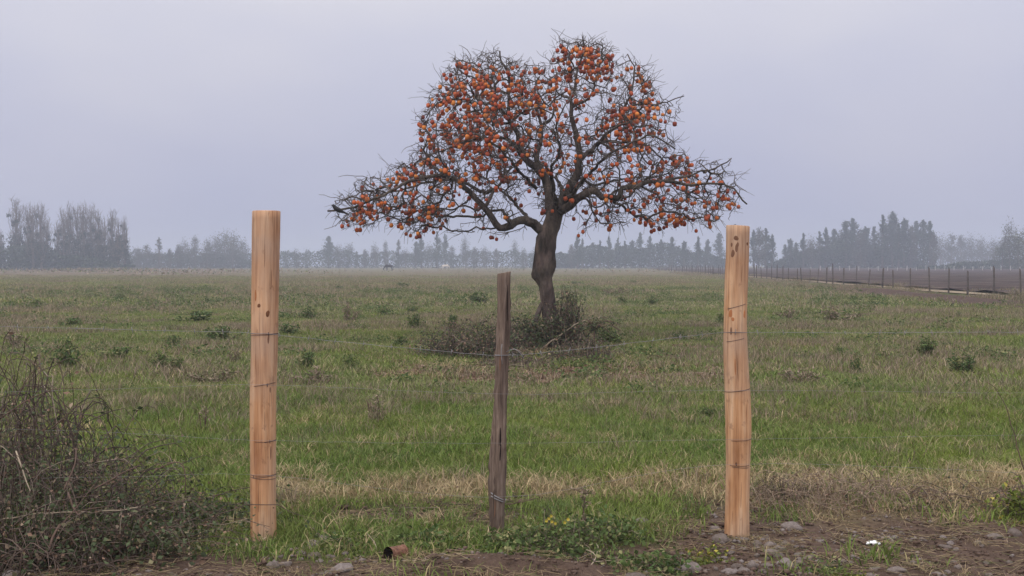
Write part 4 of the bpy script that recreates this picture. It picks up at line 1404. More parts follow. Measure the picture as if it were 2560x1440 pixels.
WY = LY - 0.085
strand('top barbed wire sagging to the old middle post',
       [P(-180, 812, WY), P(300, 824, WY), P(640, 834, WY), P(860, 855, WY), P(1050, 873, WY), P(1254, 888, OY - .05), P(1400, 878, WY), P(1560, 860, WY), P(1700, 843, WY), P(1838, 831, RY - .075), P(2200, 832, WY), P(2740, 828, WY)], 0.00105, True)
strand('second fence wire from the top', [P(-180, 985, WY), P(300, 972, WY), P(660, 962, WY), P(1254, 985, OY - .05), P(1838, 976, RY - .085), P(2740, 985, WY)], 0.0006)
strand('third fence wire from the top', [P(-180, 1066, WY), P(300, 1082, WY), P(660, 1101, WY), P(1254, 1108, OY - .05), P(1838, 1098, RY - .085), P(2740, 1085, WY)], 0.0006)
strand('lowest fence wire near the ground', [P(-180, 1200, WY), P(300, 1192, WY), P(660, 1188, WY), P(1254, 1242, OY - .05), P(1838, 1161, RY - .085), P(2740, 1190, WY)], 0.0006)


# ------------------------------------------------------------------ the wire fence along the track on the right
def far_fence(label, places, h, r, mat, wires, group=None):
    root = empty('wire_fence', (*places[0][:2], 0))
    tag(root, label, 'fence')
    B = np.array(root.location)
    mb = MB()
    tube(mb, [(0, 0, -0.3), (0.01, 0, .3), (0.0, .01, .7), (0.015, 0, 1.0)], [1.05, 1.0, .95, .85], 6)
    # unit post: radius 1 scaled below
    V = np.concatenate(mb.V).copy()
    F4 = np.concatenate(mb.F4); F3 = np.concatenate(mb.F3)
    mes = []
    for k in range(4):
        W = V.copy(); W[:, 0] = W[:, 0] * r * rng.uniform(.8, 1.25) + W[:, 2] * rng.uniform(-.07, .07); W[:, 1] *= r; W[:, 2] *= h * rng.uniform(.93, 1.06)
        mes.append(mesh_from('post', W, [F4, F3], M[mat], True))
    for k, (x, y, z) in enumerate(places):
        obj('post', mes[k % 4], root, (x - B[0], y - B[1], z), (random.gauss(0, .025), random.gauss(0, .035), random.random() * 6), (random.uniform(.75, 1.3), random.uniform(.75, 1.3), random.uniform(.84, 1.12)))
    for zz in wires:
        mb = MB()
        tube(mb, [(x - B[0], y - B[1], z + zz * h + random.gauss(0, .01)) for x, y, z in places], 0.0022, 3, False)
        obj('wire', mb.mesh('wire', M['wire']), root)


far_fence('long post and wire fence along the pale track, running to the far trees',
          [(fence_x(y) + rng.normal(0, .08), y, 0.14) for y in np.arange(37.4, 290, 3.08)], 1.20, 0.040, 'far_post', (.25, .5, .72, .95))
far_fence('low pale fence at the far edge of the ploughed field', [(x, 236.0 + 0.1 * x, 0.0) for x in np.arange(66, 128, 2.2)], 1.15, 0.07, 'pale_post', (.4, .8))


# ------------------------------------------------------------------ far trees
def crown_pointed(mb, h, w, n, s, seed, skirt=0.04):
    """a ragged pointed crown: leaf tufts set along rising branches"""
    r_ = np.random.default_rng(seed)
    k = 64
    tb = np.sort(r_.random(k)) ** .9 * .94 + skirt
    az = r_.random(k) * 6.283
    ln = w / 2 * ((1 - tb) ** .85 * 1.0 + .03) * r_.uniform(.55, 1.35, k)
    rise = r_.uniform(.5, 1.3, k)
    i = r_.integers(0, k, n)
    f = r_.random(n) ** .7
    C = np.stack([ln[i] * f * np.cos(az[i]), ln[i] * f * np.sin(az[i]), h * tb[i] + ln[i] * f * rise[i]], 1)
    over = C[:, 2] > h * .97
    C[over, 2] = h * (.97 - .35 * r_.random(over.sum()))
    C += r_.standard_normal((n, 3)) * (.018 + .045 * (1 - tb[i]))[:, None] * w * np.array((1, 1, 1.5))
    q_ = r_.random(70)
    C[:70] = np.column_stack([r_.standard_normal((70, 2)) * (.03 + .30 * q_)[:, None], h * (1 - .30 * q_)])
    leaves(mb, C, s * (0.4 + r_.random(n)), flat=0.0)


def crown_clumps(mb, h, w, n, s, seed, base=0.05, k=14, top=1.0):
    r_ = np.random.default_rng(seed)
    cz = h * (base + (top - base - .08) * r_.random(k) ** .9)
    prof = np.sin(np.clip((cz / h - base) / (1 - base), 0.02, 1) ** .7 * math.pi) * .75 + .25
    a = r_.random(k) * 6.28; q = r_.random(k) ** .5 * w / 2 * .7 * prof
    C = np.stack([q * np.cos(a), q * np.sin(a), cz], 1)
    C[0] = (0, 0, h * .90)
    cr = w * r_.uniform(.06, .13, k)
    i = r_.integers(0, k, n)
    d = r_.standard_normal((n, 3))
    leaves(mb, C[i] + d * cr[i][:, None] * np.array((1, 1, 1.3)), s * (.4 + r_.random(n)), flat=0.0)


def bare_branches(mb, h, w, n, seed):
    """upswept thin branches of a leafless poplar"""
    r_ = np.random.default_rng(seed)
    tube(mb, [(0, 0, -.3), (.1, 0, h * .35), (-.05, .1, h * .7), (.05, 0, h)], [.22, .17, .09, .02], 6)
    for _ in range(n):
        z0 = h * (0.08 + 0.74 * r_.random() ** 0.9); a = r_.random() * 6.28
        L = h * (0.16 + .20 * r_.random()) * (1 - .35 * z0 / h)
        o_ = w / 2 * (0.35 + .75 * r_.random()) * (1 - .45 * z0 / h)
        p0 = np.array((0, 0, z0)); p2 = np.array((math.cos(a) * o_, math.sin(a) * o_, min(z0 + L, h * 1.01)))
        p1 = np.array((math.cos(a) * o_ * .7, math.sin(a) * o_ * .7, z0 + .35 * L))
        tube(mb, [p0, p1, p2], [.05, .035, .014], 3, False)
        for _ in range(4):
            q = p1 + (p2 - p1) * r_.random()
            tube(mb, [q, q + np.array((r_.normal(0, .3), r_.normal(0, .3), L * (.18 + .25 * r_.random())))], [.022, .010], 3, False)


def trunk_only(h):
    mb = MB(); tube(mb, [(0, 0, -.4), (.08, .03, h * .3), (0, 0, h * .75)], [.26, .2, .07], 7)
    return mb


PROTO = {}
for k in range(5):     # ragged pointed trees, mostly not conifers, unit height 10
    mb = MB(); w = (4.4, 5.4, 3.6, 4.0, 6.0)[k]
    crown_pointed(mb, 10, w, 2600, .36, 100 + k)
    if k in (1, 4): crown_pointed(mb, 7.8, w * .8, 900, .34, 150 + k)
    PROTO['spire', k] = (trunk_only(10).mesh('trunk', M['bare'], True), mb.mesh('crown', M['spire'], bv=True), None)
for k in range(5):
    mb = MB(); crown_clumps(mb, 10, (7.0, 6.0, 8.5, 5.0, 7.5)[k], 2400, .40, 200 + k, k=(34, 30, 40, 26, 36)[k])
    PROTO['broad', k] = (trunk_only(10).mesh('trunk', M['bare'], True), mb.mesh('crown', M['broad'], bv=True), None)
for k in range(2):
    mb = MB(); crown_clumps(mb, 10, 8.0, 2600, .42, 260 + k, k=40, base=0.0)
    PROTO['olive', k] = (trunk_only(10).mesh('trunk', M['bare'], True), mb.mesh('crown', M['olive'], bv=True), None)
for k in range(5):     # leafless poplars with ivy and mistletoe
    mb = MB(); bare_branches(mb, 10, (2.2, 2.6, 2.0, 2.8, 2.4)[k], 78, 300 + k)
    mi = MB()
    crown_clumps(mi, (5.2, 4.4, 5.8, 4.8, 6.4)[k], 2.7, 1500, .28, 320 + k, k=(18, 15, 20, 17, 22)[k], base=0.0)
    r_ = np.random.default_rng(340 + k)
    for _ in range(4):
        c = np.array((r_.normal(0, .45), r_.normal(0, .45), r_.uniform(4.8, 8.6))); d = r_.standard_normal((70, 3)); d /= np.linalg.norm(d, axis=1)[:, None]
        leaves(mi, c + d * (.30 * r_.random(70) ** .4)[:, None], .22, 0)
    PROTO['poplar', k] = (mb.mesh('branches', M['bare'], False), mi.mesh('ivy', M['mistletoe'], bv=True), None)
for k in range(2):     # tall, thin, straggly trees with a tuft on top
    mb = MB(); crown_pointed(mb, 10, 3.2, 900, .34, 360 + k, skirt=.25); crown_clumps(mb, 5, 4.6, 900, .36, 370 + k, base=0, k=14)
    PROTO['thin', k] = (trunk_only(10).mesh('trunk', M['bare'], True), mb.mesh('crown', M['broad'], bv=True), None)

ORD = ['first', 'second', 'third', 'fourth', 'fifth', 'sixth', 'seventh', 'eighth', 'ninth', 'tenth', 'eleventh', 'twelfth', 'thirteenth', 'fourteenth', 'fifteenth', 'sixteenth',
       'seventeenth', 'eighteenth', 'nineteenth', 'twentieth', 'twenty-first', 'twenty-second', 'twenty-third', 'twenty-fourth', 'twenty-fifth', 'twenty-sixth', 'twenty-seventh', 'twenty-eighth',
       'twenty-ninth', 'thirtieth', 'thirty-first', 'thirty-second', 'thirty-third', 'thirty-fourth', 'thirty-fifth', 'thirty-sixth']
NAMES = {'spire': ('pointed_tree', 'dark pointed tree'), 'broad': ('broadleaf_tree', 'hazy rounded tree'), 'olive': ('broadleaf_tree', 'olive green bushy tree'),
         'poplar': ('poplar_tree', 'leafless ivy-clad poplar'), 'thin': ('straggly_tree', 'thin straggly tree')}


def tree_row(items, Y0, jit, where, group):
    cnt_ = {}
    for i, it in enumerate(items):
        px, top, kind = it[0], it[1], it[2]
        wf = it[3] if len(it) > 3 else 1.0
        Yk = Y0 + random.uniform(-jit, jit)
        x = (px - 1280) / FPX * Yk
        h = float(P(px, top, Yk)[2])
        ks = [k for (kk, k) in PROTO if kk == kind]
        tm, cm, _ = PROTO[kind, ks[(i * 3 + int(px)) % len(ks)]]
        nm, base = NAMES[kind]
        cnt_[kind] = cnt_.get(kind, 0) + 1
        s = h / 10.0
        root = empty(nm, (x, Yk, 0), random.random() * 6.28)
        root.scale = (s * wf, s * wf, s)
        parts = ('branches', 'ivy') if kind == 'poplar' else ('trunk', 'crown')
        obj(parts[0], tm, root); obj(parts[1], cm, root)
        tag(root, '%s, %s from the left %s' % (base, ORD[cnt_[kind] - 1], where), 'tree', group)


tree_row([(4, 575, 'poplar'), (42, 500, 'poplar', 1.25), (70, 520, 'poplar'), (84, 512, 'poplar'), (104, 514, 'poplar'), (118, 545, 'poplar')], 325, 10,
         'in the clump at left edge', 'poplars at the left edge')
tree_row([(146, 560, 'poplar'), (160, 522, 'poplar'), (176, 514, 'poplar'), (194, 515, 'poplar'), (210, 513, 'poplar'), (228, 512, 'poplar'), (246, 526, 'poplar'), (262, 545, 'poplar', 1.2), (281, 528, 'poplar'), (297, 545, 'poplar'), (312, 548, 'poplar')], 330, 12,
         'in the wide clump', 'poplars in the wide clump')
tree_row([(345, 620, 'broad'), (368, 612, 'broad'), (398, 592, 'thin', 1.5), (424, 622, 'broad'), (446, 612, 'broad'), (462, 604, 'broad', .7), (488, 592, 'broad', .8), (518, 602, 'broad'), (540, 592, 'broad'), (562, 584, 'broad'), (582, 588, 'broad'),
          (606, 604, 'broad'), (640, 612, 'broad')], 440, 20, 'between the poplars and the left post', 'hazy trees left of the post')
tree_row([(715, 628, 'broad'), (742, 624, 'broad'), (768, 626, 'broad'), (822, 590, 'spire', 1.2), (848, 614, 'broad'), (870, 610, 'broad'), (892, 628, 'spire'), (912, 624, 'broad'), (938, 614, 'broad', .8), (964, 604, 'broad', .6), (997, 598, 'thin', 1.3), (1014, 626, 'broad'),
          (1040, 604, 'spire', 1.1), (1053, 590, 'spire', 1.1), (1070, 614, 'broad'), (1093, 578, 'spire', .9), (1112, 584, 'spire', .8), (1130, 616, 'broad'), (1163, 597, 'broad', .6), (1186, 618, 'broad'), (1212, 620, 'broad'), (1240, 622, 'broad'), (1288, 606, 'broad', .7), (1310, 624, 'broad'), (1338, 620, 'broad')],
         480, 25, 'between the left post and the fruit tree', 'hazy trees behind the horses')
tree_row([(1428, 612, 'broad'), (1444, 586, 'spire', 1.1), (1456, 596, 'spire'), (1482, 606, 'spire'), (1500, 600, 'spire'), (1522, 590, 'spire'), (1545, 594, 'spire'), (1562, 602, 'spire'), (1580, 600, 'spire'), (1600, 580, 'spire'), (1625, 590, 'spire'), (1652, 598, 'spire'),
          (1680, 592, 'spire'), (1710, 602, 'spire'), (1745, 590, 'spire'), (1770, 598, 'spire'), (1798, 582, 'spire')], 440, 22,
         'in the row between fruit tree and right post', 'pointed tree row behind the fruit tree')
tree_row([(1838, 560, 'spire', 1.1), (1884, 574, 'spire', 1.1), (1897, 570, 'broad', .8), (1914, 570, 'spire', 1.1), (1930, 585, 'spire')], 400, 15, 'in the group behind the right post', 'trees behind the right post')
tree_row([(1962, 610, 'spire'), (1976, 596, 'spire'), (1990, 606, 'spire'), (2008, 582, 'spire'), (2030, 598, 'broad'), (2048, 578, 'spire'), (2064, 568, 'spire'), (2085, 572, 'spire'), (2100, 586, 'broad'), (2114, 552, 'spire', 1.1), (2130, 545, 'spire', 1.1), (2150, 575, 'broad'), (2163, 566, 'spire'),
          (2184, 566, 'spire'), (2206, 536, 'spire', .85), (2219, 560, 'broad'), (2231, 527, 'spire', .8), (2246, 556, 'spire', .8), (2260, 545, 'spire', .8), (2276, 566, 'broad', .8), (2290, 552, 'spire', 1.1), (2308, 550, 'spire', .9), (2324, 552, 'spire', .9), (2334, 580, 'broad', .7)],
         410, 20, 'in the tall stand behind the track fence', 'tall stand behind the track fence')
tree_row([(2352, 594, 'broad'), (2378, 586, 'broad'), (2402, 588, 'broad'), (2428, 594, 'broad'), (2455, 598, 'broad'), (2482, 602, 'broad')], 540, 20, 'in the faint trees near the right edge', 'faint trees near the right edge')
tree_row([(2506, 600, 'olive', 1.0), (2524, 562, 'broad', .6), (2546, 584, 'olive', 1.2), (2575, 575, 'olive')], 330, 10, 'at the right edge of the photo', 'bushy trees at the right edge')

# undergrowth that closes the foot of the woodland
mb = MB()
for x0, x1, Yk, h, n in ((-170, -112, 322, 7.5, 7500), (-210, 26, 492, 9.5, 15000), (8, 96, 455, 11.5, 15000), (98, 160, 420, 12.0, 13000), (150, 330, 600, 12.0, 9000), (130, 210, 350, 4.0, 4000), (-240, -170, 345, 8.0, 2500), (-170, -100, 452, 8.0, 5000)):
    x = rng.uniform(x0, x1, n); hh = h * (0.45 + 0.6 * fbm(x * .16, 0 * x + Yk, 7)) * np.clip(np.minimum((x - x0), (x1 - x)) / 22, .12, 1) ** .7
    leaves(mb, np.stack([x, Yk + rng.uniform(-5, 5, n), hh * rng.random(n) ** .8], 1), rng.uniform(.6, 1.3, n))
o = obj('woodland_undergrowth', mb.mesh('woodland_undergrowth', M['spire'], bv=True))
tag(o, 'dark mass of undergrowth along the foot of the far trees', 'undergrowth', kind='stuff')
# rough brown growth on the far edge of the field
mb = MB()
n = 16000
x = rng.uniform(-190, -45, n); y = rng.uniform(150, 290, n)
ok = rng.random(n) < sst(.35, .6, fbm(x * .05, y * .05, 77)) * (0.35 + .65 * (x < -70))
leaves(mb, np.stack([x, y, rng.random(n) * .75], 1)[ok], rng.uniform(.25, .6, n)[ok])
n = 9000
x = rng.uniform(-60, 100, n); y = rng.uniform(170, 330, n)
ok = (rng.random(n) < sst(.42, .66, fbm(x * .05, y * .04, 79)) * .7) & (x < fence_x(y) - 3)
leaves(mb, np.stack([x, y, rng.random(n) * .6], 1)[ok], rng.uniform(.25, .5, n)[ok])
o = obj('rough_growth', mb.mesh('rough_growth', M['brown'], bv=True))
tag(o, 'rough reddish brown growth along the far edge of the field', 'weeds', kind='stuff')


# ------------------------------------------------------------------ horses
def horse(label, px, py, mat, face, head_low):
    g_ = G(px, py)
    root = empty('horse', (g_[0], g_[1], 0), 0 if face > 0 else math.pi, 1.12)
    tag(root, label, 'horse')
    J = {}; E = []

    def j(n, p, r, par=None):
        J[n] = (len(J), p, r)
        if par: E.append((J[par][0], J[n][0]))
    j('mid', (0, 0, 1.12), (.27, .30)); j('chest', (.48, 0, 1.10), (.26, .33), 'mid'); j('withers', (.62, 0, 1.22), (.20, .27), 'chest')
    j('croup', (-.50, 0, 1.16), (.26, .30), 'mid'); j('dock', (-.74, 0, 1.16), (.13, .16), 'croup'); j('tail1', (-.86, 0, .95), (.06, .06), 'dock'); j('tail2', (-.90, 0, .5), (.05, .05), 'tail1')
    if head_low:
        j('neck', (.90, 0, 1.02), (.13, .19), 'withers'); j('poll', (1.18, 0, .62), (.09, .13), 'neck'); j('face', (1.28, .0, .36), (.085, .10), 'poll'); j('muzzle', (1.30, 0, .12), (.06, .065), 'face')
    else:
        j('neck', (.88, 0, 1.40), (.12, .19), 'withers'); j('poll', (1.10, 0, 1.66), (.085, .12), 'neck'); j('face', (1.30, 0, 1.52), (.08, .10), 'poll'); j('muzzle', (1.50, 0, 1.36), (.055, .065), 'face')
    for s in (-1, 1):
        j('ear%d' % s, (J['poll'][1][0] - .04, s * .06, J['poll'][1][2] + .16), (.022, .022), 'poll')
        j('sh%d' % s, (.52, s * .14, .82), (.10, .13), 'chest'); j('el%d' % s, (.50 + .06 * s, s * .14, .50), (.06, .07), 'sh%d' % s); j('kn%d' % s, (.50 + .09 * s, s * .14, .27), (.045, .045), 'el%d' % s); j('hf%d' % s, (.51 + .10 * s, s * .14, .04), (.06, .06), 'kn%d' % s)
        j('hip%d' % s, (-.52, s * .14, .80), (.13, .16), 'croup'); j('st%d' % s, (-.48, s * .14, .66), (.09, .11), 'hip%d' % s); j('hk%d' % s, (-.66 + .05 * s, s * .14, .44), (.055, .06), 'st%d' % s); j('hh%d' % s, (-.62 + .05 * s, s * .14, .04), (.06, .06), 'hk%d' % s)
    me = bpy.data.meshes.new('horse_body')
    me.from_pydata([v[1] for v in J.values()], E, [])
    me.materials.append(mat)
    o = obj('body', me, root)
    m = o.modifiers.new('skin', 'SKIN')
    if not me.skin_vertices: me.attributes  # layer is made by the modifier
    for i, v in enumerate(J.values()):
        me.skin_vertices[0].data[i].radius = v[2]
    me.skin_vertices[0].data[0].use_root = True
    s = o.modifiers.new('sub', 'SUBSURF'); s.levels = 1; s.render_levels = 2


def safe_horse(*a):
    horse(*a)


try:
    horse('dark horse grazing far off in the field', 973, 677, M['dark_horse'], -1, True)
    horse('pale horse far off in the field, right of the dark one', 1113, 674.6, M['pale_horse'], 1, True)
except Exception as ex:
    print('horse failed', ex)


# ------------------------------------------------------------------ brush round the foot of the fruit tree
def bramble(name, label, cx, cy, rx, ry, h, n_cane, n_leaf, leaf_mat, leaf_s, cane_mat='cane', cane_r=0.004, group=None, cat='bush', arch=1.0, prof=None, dead=0.0, lmin=0.0):
    """a tangle of arching canes with leaves set along them"""
    z0 = gz(cx, cy)
    root = empty(name, (cx, cy, z0))
    tag(root, label, cat, group)
    mb = MB(); lf = MB(); dl = MB()
    for _ in range(n_cane):
        a = random.random() * 6.283; q = math.sqrt(random.random())
        x0, y0 = rx * q * math.cos(a), ry * q * math.sin(a)
        hh = h * (0.25 + 0.75 * random.random()) * (1 - 0.55 * q * q)
        if prof is not None: hh = prof(x0) * (0.25 + 0.8 * random.random())
        b = random.random() * 6.283; L = (0.35 + 0.8 * random.random()) * min(rx, ry * 1.5) * 0.75 * arch
        p0 = np.array((x0, y0, -0.03)); p3 = np.array((x0 + L * math.cos(b), y0 + L * math.sin(b), hh * random.uniform(.05, .75)))
        p1 = p0 + np.array((.15 * L * math.cos(b), .15 * L * math.sin(b), hh * .8)); p2 = p0 + np.array((.65 * L * math.cos(b), .65 * L * math.sin(b), hh * 1.05))
        c = catmull([p0, p1, p2, p3], 0.07)
        c[1:] += rng.standard_normal((len(c) - 1, 3)) * 0.007
        tube(mb, c, np.linspace(cane_r * random.uniform(.6, 1.5), cane_r * .4, len(c)), 4, False, a=(random.random(), random.random(), random.random()))
        if n_leaf:
            k = rng.poisson(n_leaf)
            if k:
                ii = rng.integers(int(len(c) * lmin), len(c), k)
                pts = c[ii] + rng.standard_normal((k, 3)) * leaf_s * .9
                pts[:, 2] = np.maximum(pts[:, 2], .005)
                dm = rng.random(k) < dead
                if (~dm).any(): leaves(lf, pts[~dm], leaf_s * rng.uniform(.6, 1.3, (~dm).sum()), flat=.3, asp=.65)
                if dm.any(): leaves(dl, pts[dm], leaf_s * rng.uniform(.5, 1.1, dm.sum()), flat=.2, asp=.6)
    o = obj('canes', mb.mesh('canes', M[cane_mat + '_var'], True, bv=True), root); o['kind'] = 'stuff'
    if lf.n: o = obj('leaves', lf.mesh('leaves', M[leaf_mat], bv=True), root); o['kind'] = 'stuff'
    if dl.n: o = obj('dead_leaves', dl.mesh('dead_leaves', M['dead_leaf'], bv=True), root); o['kind'] = 'stuff'
    return root


def gp_(px, py):
    q = on_ground(px, py); return q[0], q[1]


x, y = gp_(1195, 892)
bramble('bramble_mound', 'broad brown bramble mound left of the fruit tree trunk', x - .1, y, .80, .7, .70, 300, 11, 'bramble_leaf', .05, dead=.35, cane_r=.005)
x, y = gp_(1310, 872)
bramble('bramble_bush', 'dark leafy bramble at the trunk, just right of the old post', x, y, .46, .45, .74, 150, 18, 'bramble_leaf', .065, dead=.10, cane_r=.006)
x, y = gp_(1425, 872)
bramble('bramble_bush', 'tall dark bramble climbing the right side of the trunk', x - .05, y, .36, .36, 1.25, 160, 14, 'bramble_leaf', .06, dead=.18, cane_r=.005)
x, y = gp_(1455, 905)
bramble('bramble_bush', 'sparse twiggy brush in front of the trunk, right of it', x, y, .55, .4, .50, 130, 5, 'bramble_leaf', .05, dead=.4, cane_r=.005)
x, y = gp_(1300, 918)
bramble('brush_pile', 'low heap of dead twigs before the trunk by the old post', x, y, .6, .3, .26, 90, 3, 'bramble_leaf', .05, dead=.5, cane_r=.006, arch=1.4)
x, y = gp_(1522, 858)
bramble('leafy_bush', 'small round green bush just right of the trunk brambles', x, y, .20, .2, .36, 50, 26, 'weed', .05, cane_r=.004)

# a slender dead sapling with a hanging head of dry leaves
root = empty('dead_sapling', (*gp_(1488, 882), 0)); tag(root, 'thin dead sapling with withered drooping top beside the trunk brambles', 'sapling')
B = np.array(root.location); B[2] = 0
mb = MB(); lf = MB()
Ys = root.location.y
tube(mb, catmull([P(1487, 884, Ys) - B, P(1486, 850, Ys) - B, P(1484, 822, Ys) - B, P(1470, 800, Ys) - B], .05), .012, 6)
for k in range(26):
    q = P(1484 + random.uniform(-6, 6), 822, Ys) - B
    e_ = P(1484 + random.uniform(-52, 70), random.uniform(795, 845), Ys + random.uniform(-.3, .3)) - B
    m_ = (q + e_) / 2 + np.array((0, 0, .10))
    c = catmull([q, m_, e_], .05); tube(mb, c, .005, 4, False)
    leaves(lf, c[rng.integers(0, len(c), 12)] + rng.standard_normal((12, 3)) * .03, .05, flat=.2)
obj('stem', mb.mesh('stem', M['cane'], True), root)
o = obj('leaves', lf.mesh('leaves', M['bramble_leaf'], bv=True), root); o['kind'] = 'stuff'


def stick(label, pts, r0, r1, mat='cane', sides=6, branch=0):
    c = catmull(np.array(pts), .04)
    c[1:-1] += rng.standard_normal((len(c) - 2, 3)) * r0 * .5
    root = empty('stick', c[0]); tag(root, label, 'stick')
    mb = MB(); tube(mb, c - c[0], np.linspace(r0, r1, len(c)), sides)
    for _ in range(branch):
        i = random.randrange(1, len(c) - 1); d = (c[i + 1] - c[i]); d /= np.linalg.norm(d); d = d + rng.standard_normal(3) * .7
        L = random.uniform(.06, .2); q = c[i] - c[0]
        tube(mb, [q, q + d * L * .5, q + d * L + rng.standard_normal(3) * .02], [r1, r1 * .7, r1 * .4], 4)
    o = obj('shoot', mb.mesh('shoot', M[mat], True), root)


BY = TY - 1.6
stick('long pale dead branch leaning against the trunk brambles', [P(1358, 868, BY), P(1400, 838, BY), P(1452, 804, BY), P(1500, 792, BY + .3)], .014, .006, 'pale_cane')
stick('pale dead branch lying across the ground before the trunk', [P(1272, 930, BY - 2.2), P(1320, 920, BY - 2.2), P(1360, 906, BY - 2.1)], .011, .005, 'pale_cane', branch=3)

# ------------------------------------------------------------------ weeds and bushes that stand out of the grass
def weed_proto(seed, n, ls, h, mat='weed', spread=.5, spiky=False):
    r_ = np.random.default_rng(seed)
    lf = MB(); st = MB()
    k = 14
    for i in range(k):
        a = r_.random() * 6.28; q = r_.random() ** .6 * spread
        tipz = h * (0.55 + .5 * r_.random()) * (1 - .5 * (q / spread) ** 2)
        c = catmull([(0.25 * q * math.cos(a), .25 * q * math.sin(a), -.02), (.6 * q * math.cos(a), .6 * q * math.sin(a), tipz * .55), (q * math.cos(a), q * math.sin(a), tipz)], .06)
        tube(st, c, .006, 4, False)
        m = n // k
        ii = r_.integers(len(c) // 4, len(c), m)
        leaves(lf, c[ii] + r_.standard_normal((m, 3)) * np.array((.12, .12, .09)) * spread, ls * r_.uniform(.6, 1.3, m), flat=.25, asp=.3 if spiky else .6)
    return st.mesh('stems', M['cane'], True), lf.mesh('leaves', M[mat], bv=True)


WP = [weed_proto(400 + k, 420, .10, .55, spread=.5) for k in range(3)] + [weed_proto(410 + k, 420, .13, .60, spread=.42, spiky=True) for k in range(2)]
WPB = [weed_proto(420 + k, 300, .11, .42, 'brown', spread=.5, spiky=True) for k in range(2)]
# (px, base py, width px, height px, prototype, label)
WEEDS = [
    (2310, 888, 76, 46, 3, 'dense dark green weed bush right of the right post, left of a similar pair'),
    (2415, 936, 96, 56, 4, 'dense dark green weed bush nearest the right edge of the field'),
    (2096, 890, 40, 26, 0, 'small dark weed clump between right post and the two dark bushes'),
    (2142, 930, 40, 36, 1, 'greyish weed clump below the small dark clump right of the post'),
    (400, 922, 54, 44, 3, 'dark green weed bush left of its twin, left of the left post'),
    (444, 928, 58, 40, 4, 'dark green weed bush touching its twin, left of the left post'),
    (288, 900, 90, 40, 0, 'broad leafy weed bush left of the twin bushes'),
    (436, 868, 60, 32, 1, 'leafy weed clump with pale leaves just above the twin bushes'),
    (165, 916, 90, 60, 2, 'green leafy weed bush near the left brush thicket'),
    (760, 918, 64, 44, 0, 'weed bush just right of the left post'),
    (876, 922, 52, 34, 2, 'yellowish weed bush further right of the left post'),
    (1125, 824, 44, 44, 0, 'dark leafy weed bush left of the old post top'),
    (1042, 822, 56, 40, 1, 'bluish leafy weed bush left of the dark one near the old post'),
    (965, 792, 60, 24, 2, 'low green weed clump far left of the old post'),
    (560, 852, 110, 40, 1, 'wide green weed bush against the left side of the left post'),
    (486, 806, 110, 34, 0, 'wide green weed bush higher up left of the left post'),
    (770, 798, 60, 30, 2, 'green weed bush right of the left post, half way up the field'),
    (720, 838, 70, 32, 1, 'weed bush touching the right edge of the left post'),
    (170, 818, 80, 28, 0, 'low weed bush near the left edge half way up the field'),
    (90, 768, 60, 20, 2, 'small weed bush near the left edge, far up the field'),
    (1190, 760, 90, 30, 1, 'spreading green weed patch left of the trunk'),
    (1555, 758, 34, 18, 3, 'small dark tussock right of the trunk'),
    (1628, 760, 44, 18, 2, 'green tussock right of the small dark one'),
    (1440, 712, 50, 10, 0, 'low dark weed patch in the distance right of the trunk'),
    (1580, 708, 30, 8, 1, 'small far weed patch right of the trunk'),
    (2130, 750, 30, 14, 0, 'small weed tuft far up the field near the track fence'),
    (2060, 744, 28, 10, 1, 'tiny weed tuft left of the tuft near the track fence'),
    (1800, 812, 40, 26, 2, 'weed clump against the left side of the right post'),
    (2395, 794, 26, 16, 3, 'small dark tuft below the earth bank at the right'),
    (640, 748, 40, 16, 0, 'weed tuft behind the left post'),
    (300, 748, 44, 14, 1, 'small weed tuft far up the field at left'),
    (520, 760, 44, 16, 2, 'weed tuft up the field left of the left post'),
    (840, 724, 44, 12, 0, 'low far weed tuft between the left post and the horses'),
    (1000, 716, 60, 10, 1, 'low far weed tuft below the dark horse'),
    (1030, 782, 44, 18, 4, 'little spiky weed clump below the horses'),
    (1770, 1048, 60, 34, 4, 'broad-leaved plant in the grass left of the right post'),
    (1000, 866, 60, 24, 2, 'low leafy weeds left of the top barbed wire tie'),
    (1700, 850, 50, 22, 1, 'low grey-green weeds between trunk brambles and right post'),
]
for i, (px, py, w, h, k, lab) in enumerate(WEEDS):
    q = on_ground(px, py)
    root = empty('weed_bush', q, random.random() * 6.28); tag(root, lab, 'weed', 'weed bushes in the field')
    m_w = w * q[1] / FPX; m_h = h * q[1] / FPX
    spread = .5 if k < 3 else .42; hh = .55 if k < 3 else .60
    root.scale = (m_w / (2.1 * spread), m_w / (2.1 * spread), m_h / hh * 1.05)
    obj('stems', WP[k][0], root); o = obj('leaves', WP[k][1], root); o['kind'] = 'stuff'
BW = [(2085, 805, 150, 34, 'wide brown dead weed patch right of the right post'), (1970, 800, 90, 30, 'brown dead weed clump just right of the right post'),
      (870, 806, 70, 44, 'brown dry weed clump between the left post and old post'), (530, 960, 150, 44, 'brown dry weeds left of the left post'), (790, 965, 130, 44, 'brown dry weeds right of the left post'),
      (2000, 962, 150, 46, 'brown dry weeds right of the right post, mid field'), (40, 870, 90, 50, 'brown dry weeds at the left edge of the field'), (1540, 740, 80, 26, 'pale brown dry weeds right of the trunk'),
      (590, 905, 60, 30, 'small brown weed clump touching the left post'), (940, 1062, 60, 54, 'brown dry weed stems in the grass between left post and old post')]
for px, py, w, h, lab in BW:
    q = on_ground(px, py)
    root = empty('dry_weed', q, random.random() * 6.28); tag(root, lab, 'dry weed', 'brown dry weed clumps')
    m_w = w * q[1] / FPX; m_h = h * q[1] / FPX
    root.scale = (m_w, m_w * .8, m_h / .40)
    k = random.randrange(2)
    obj('stems', WPB[k][0], root); o = obj('leaves', WPB[k][1], root); o['kind'] = 'stuff'

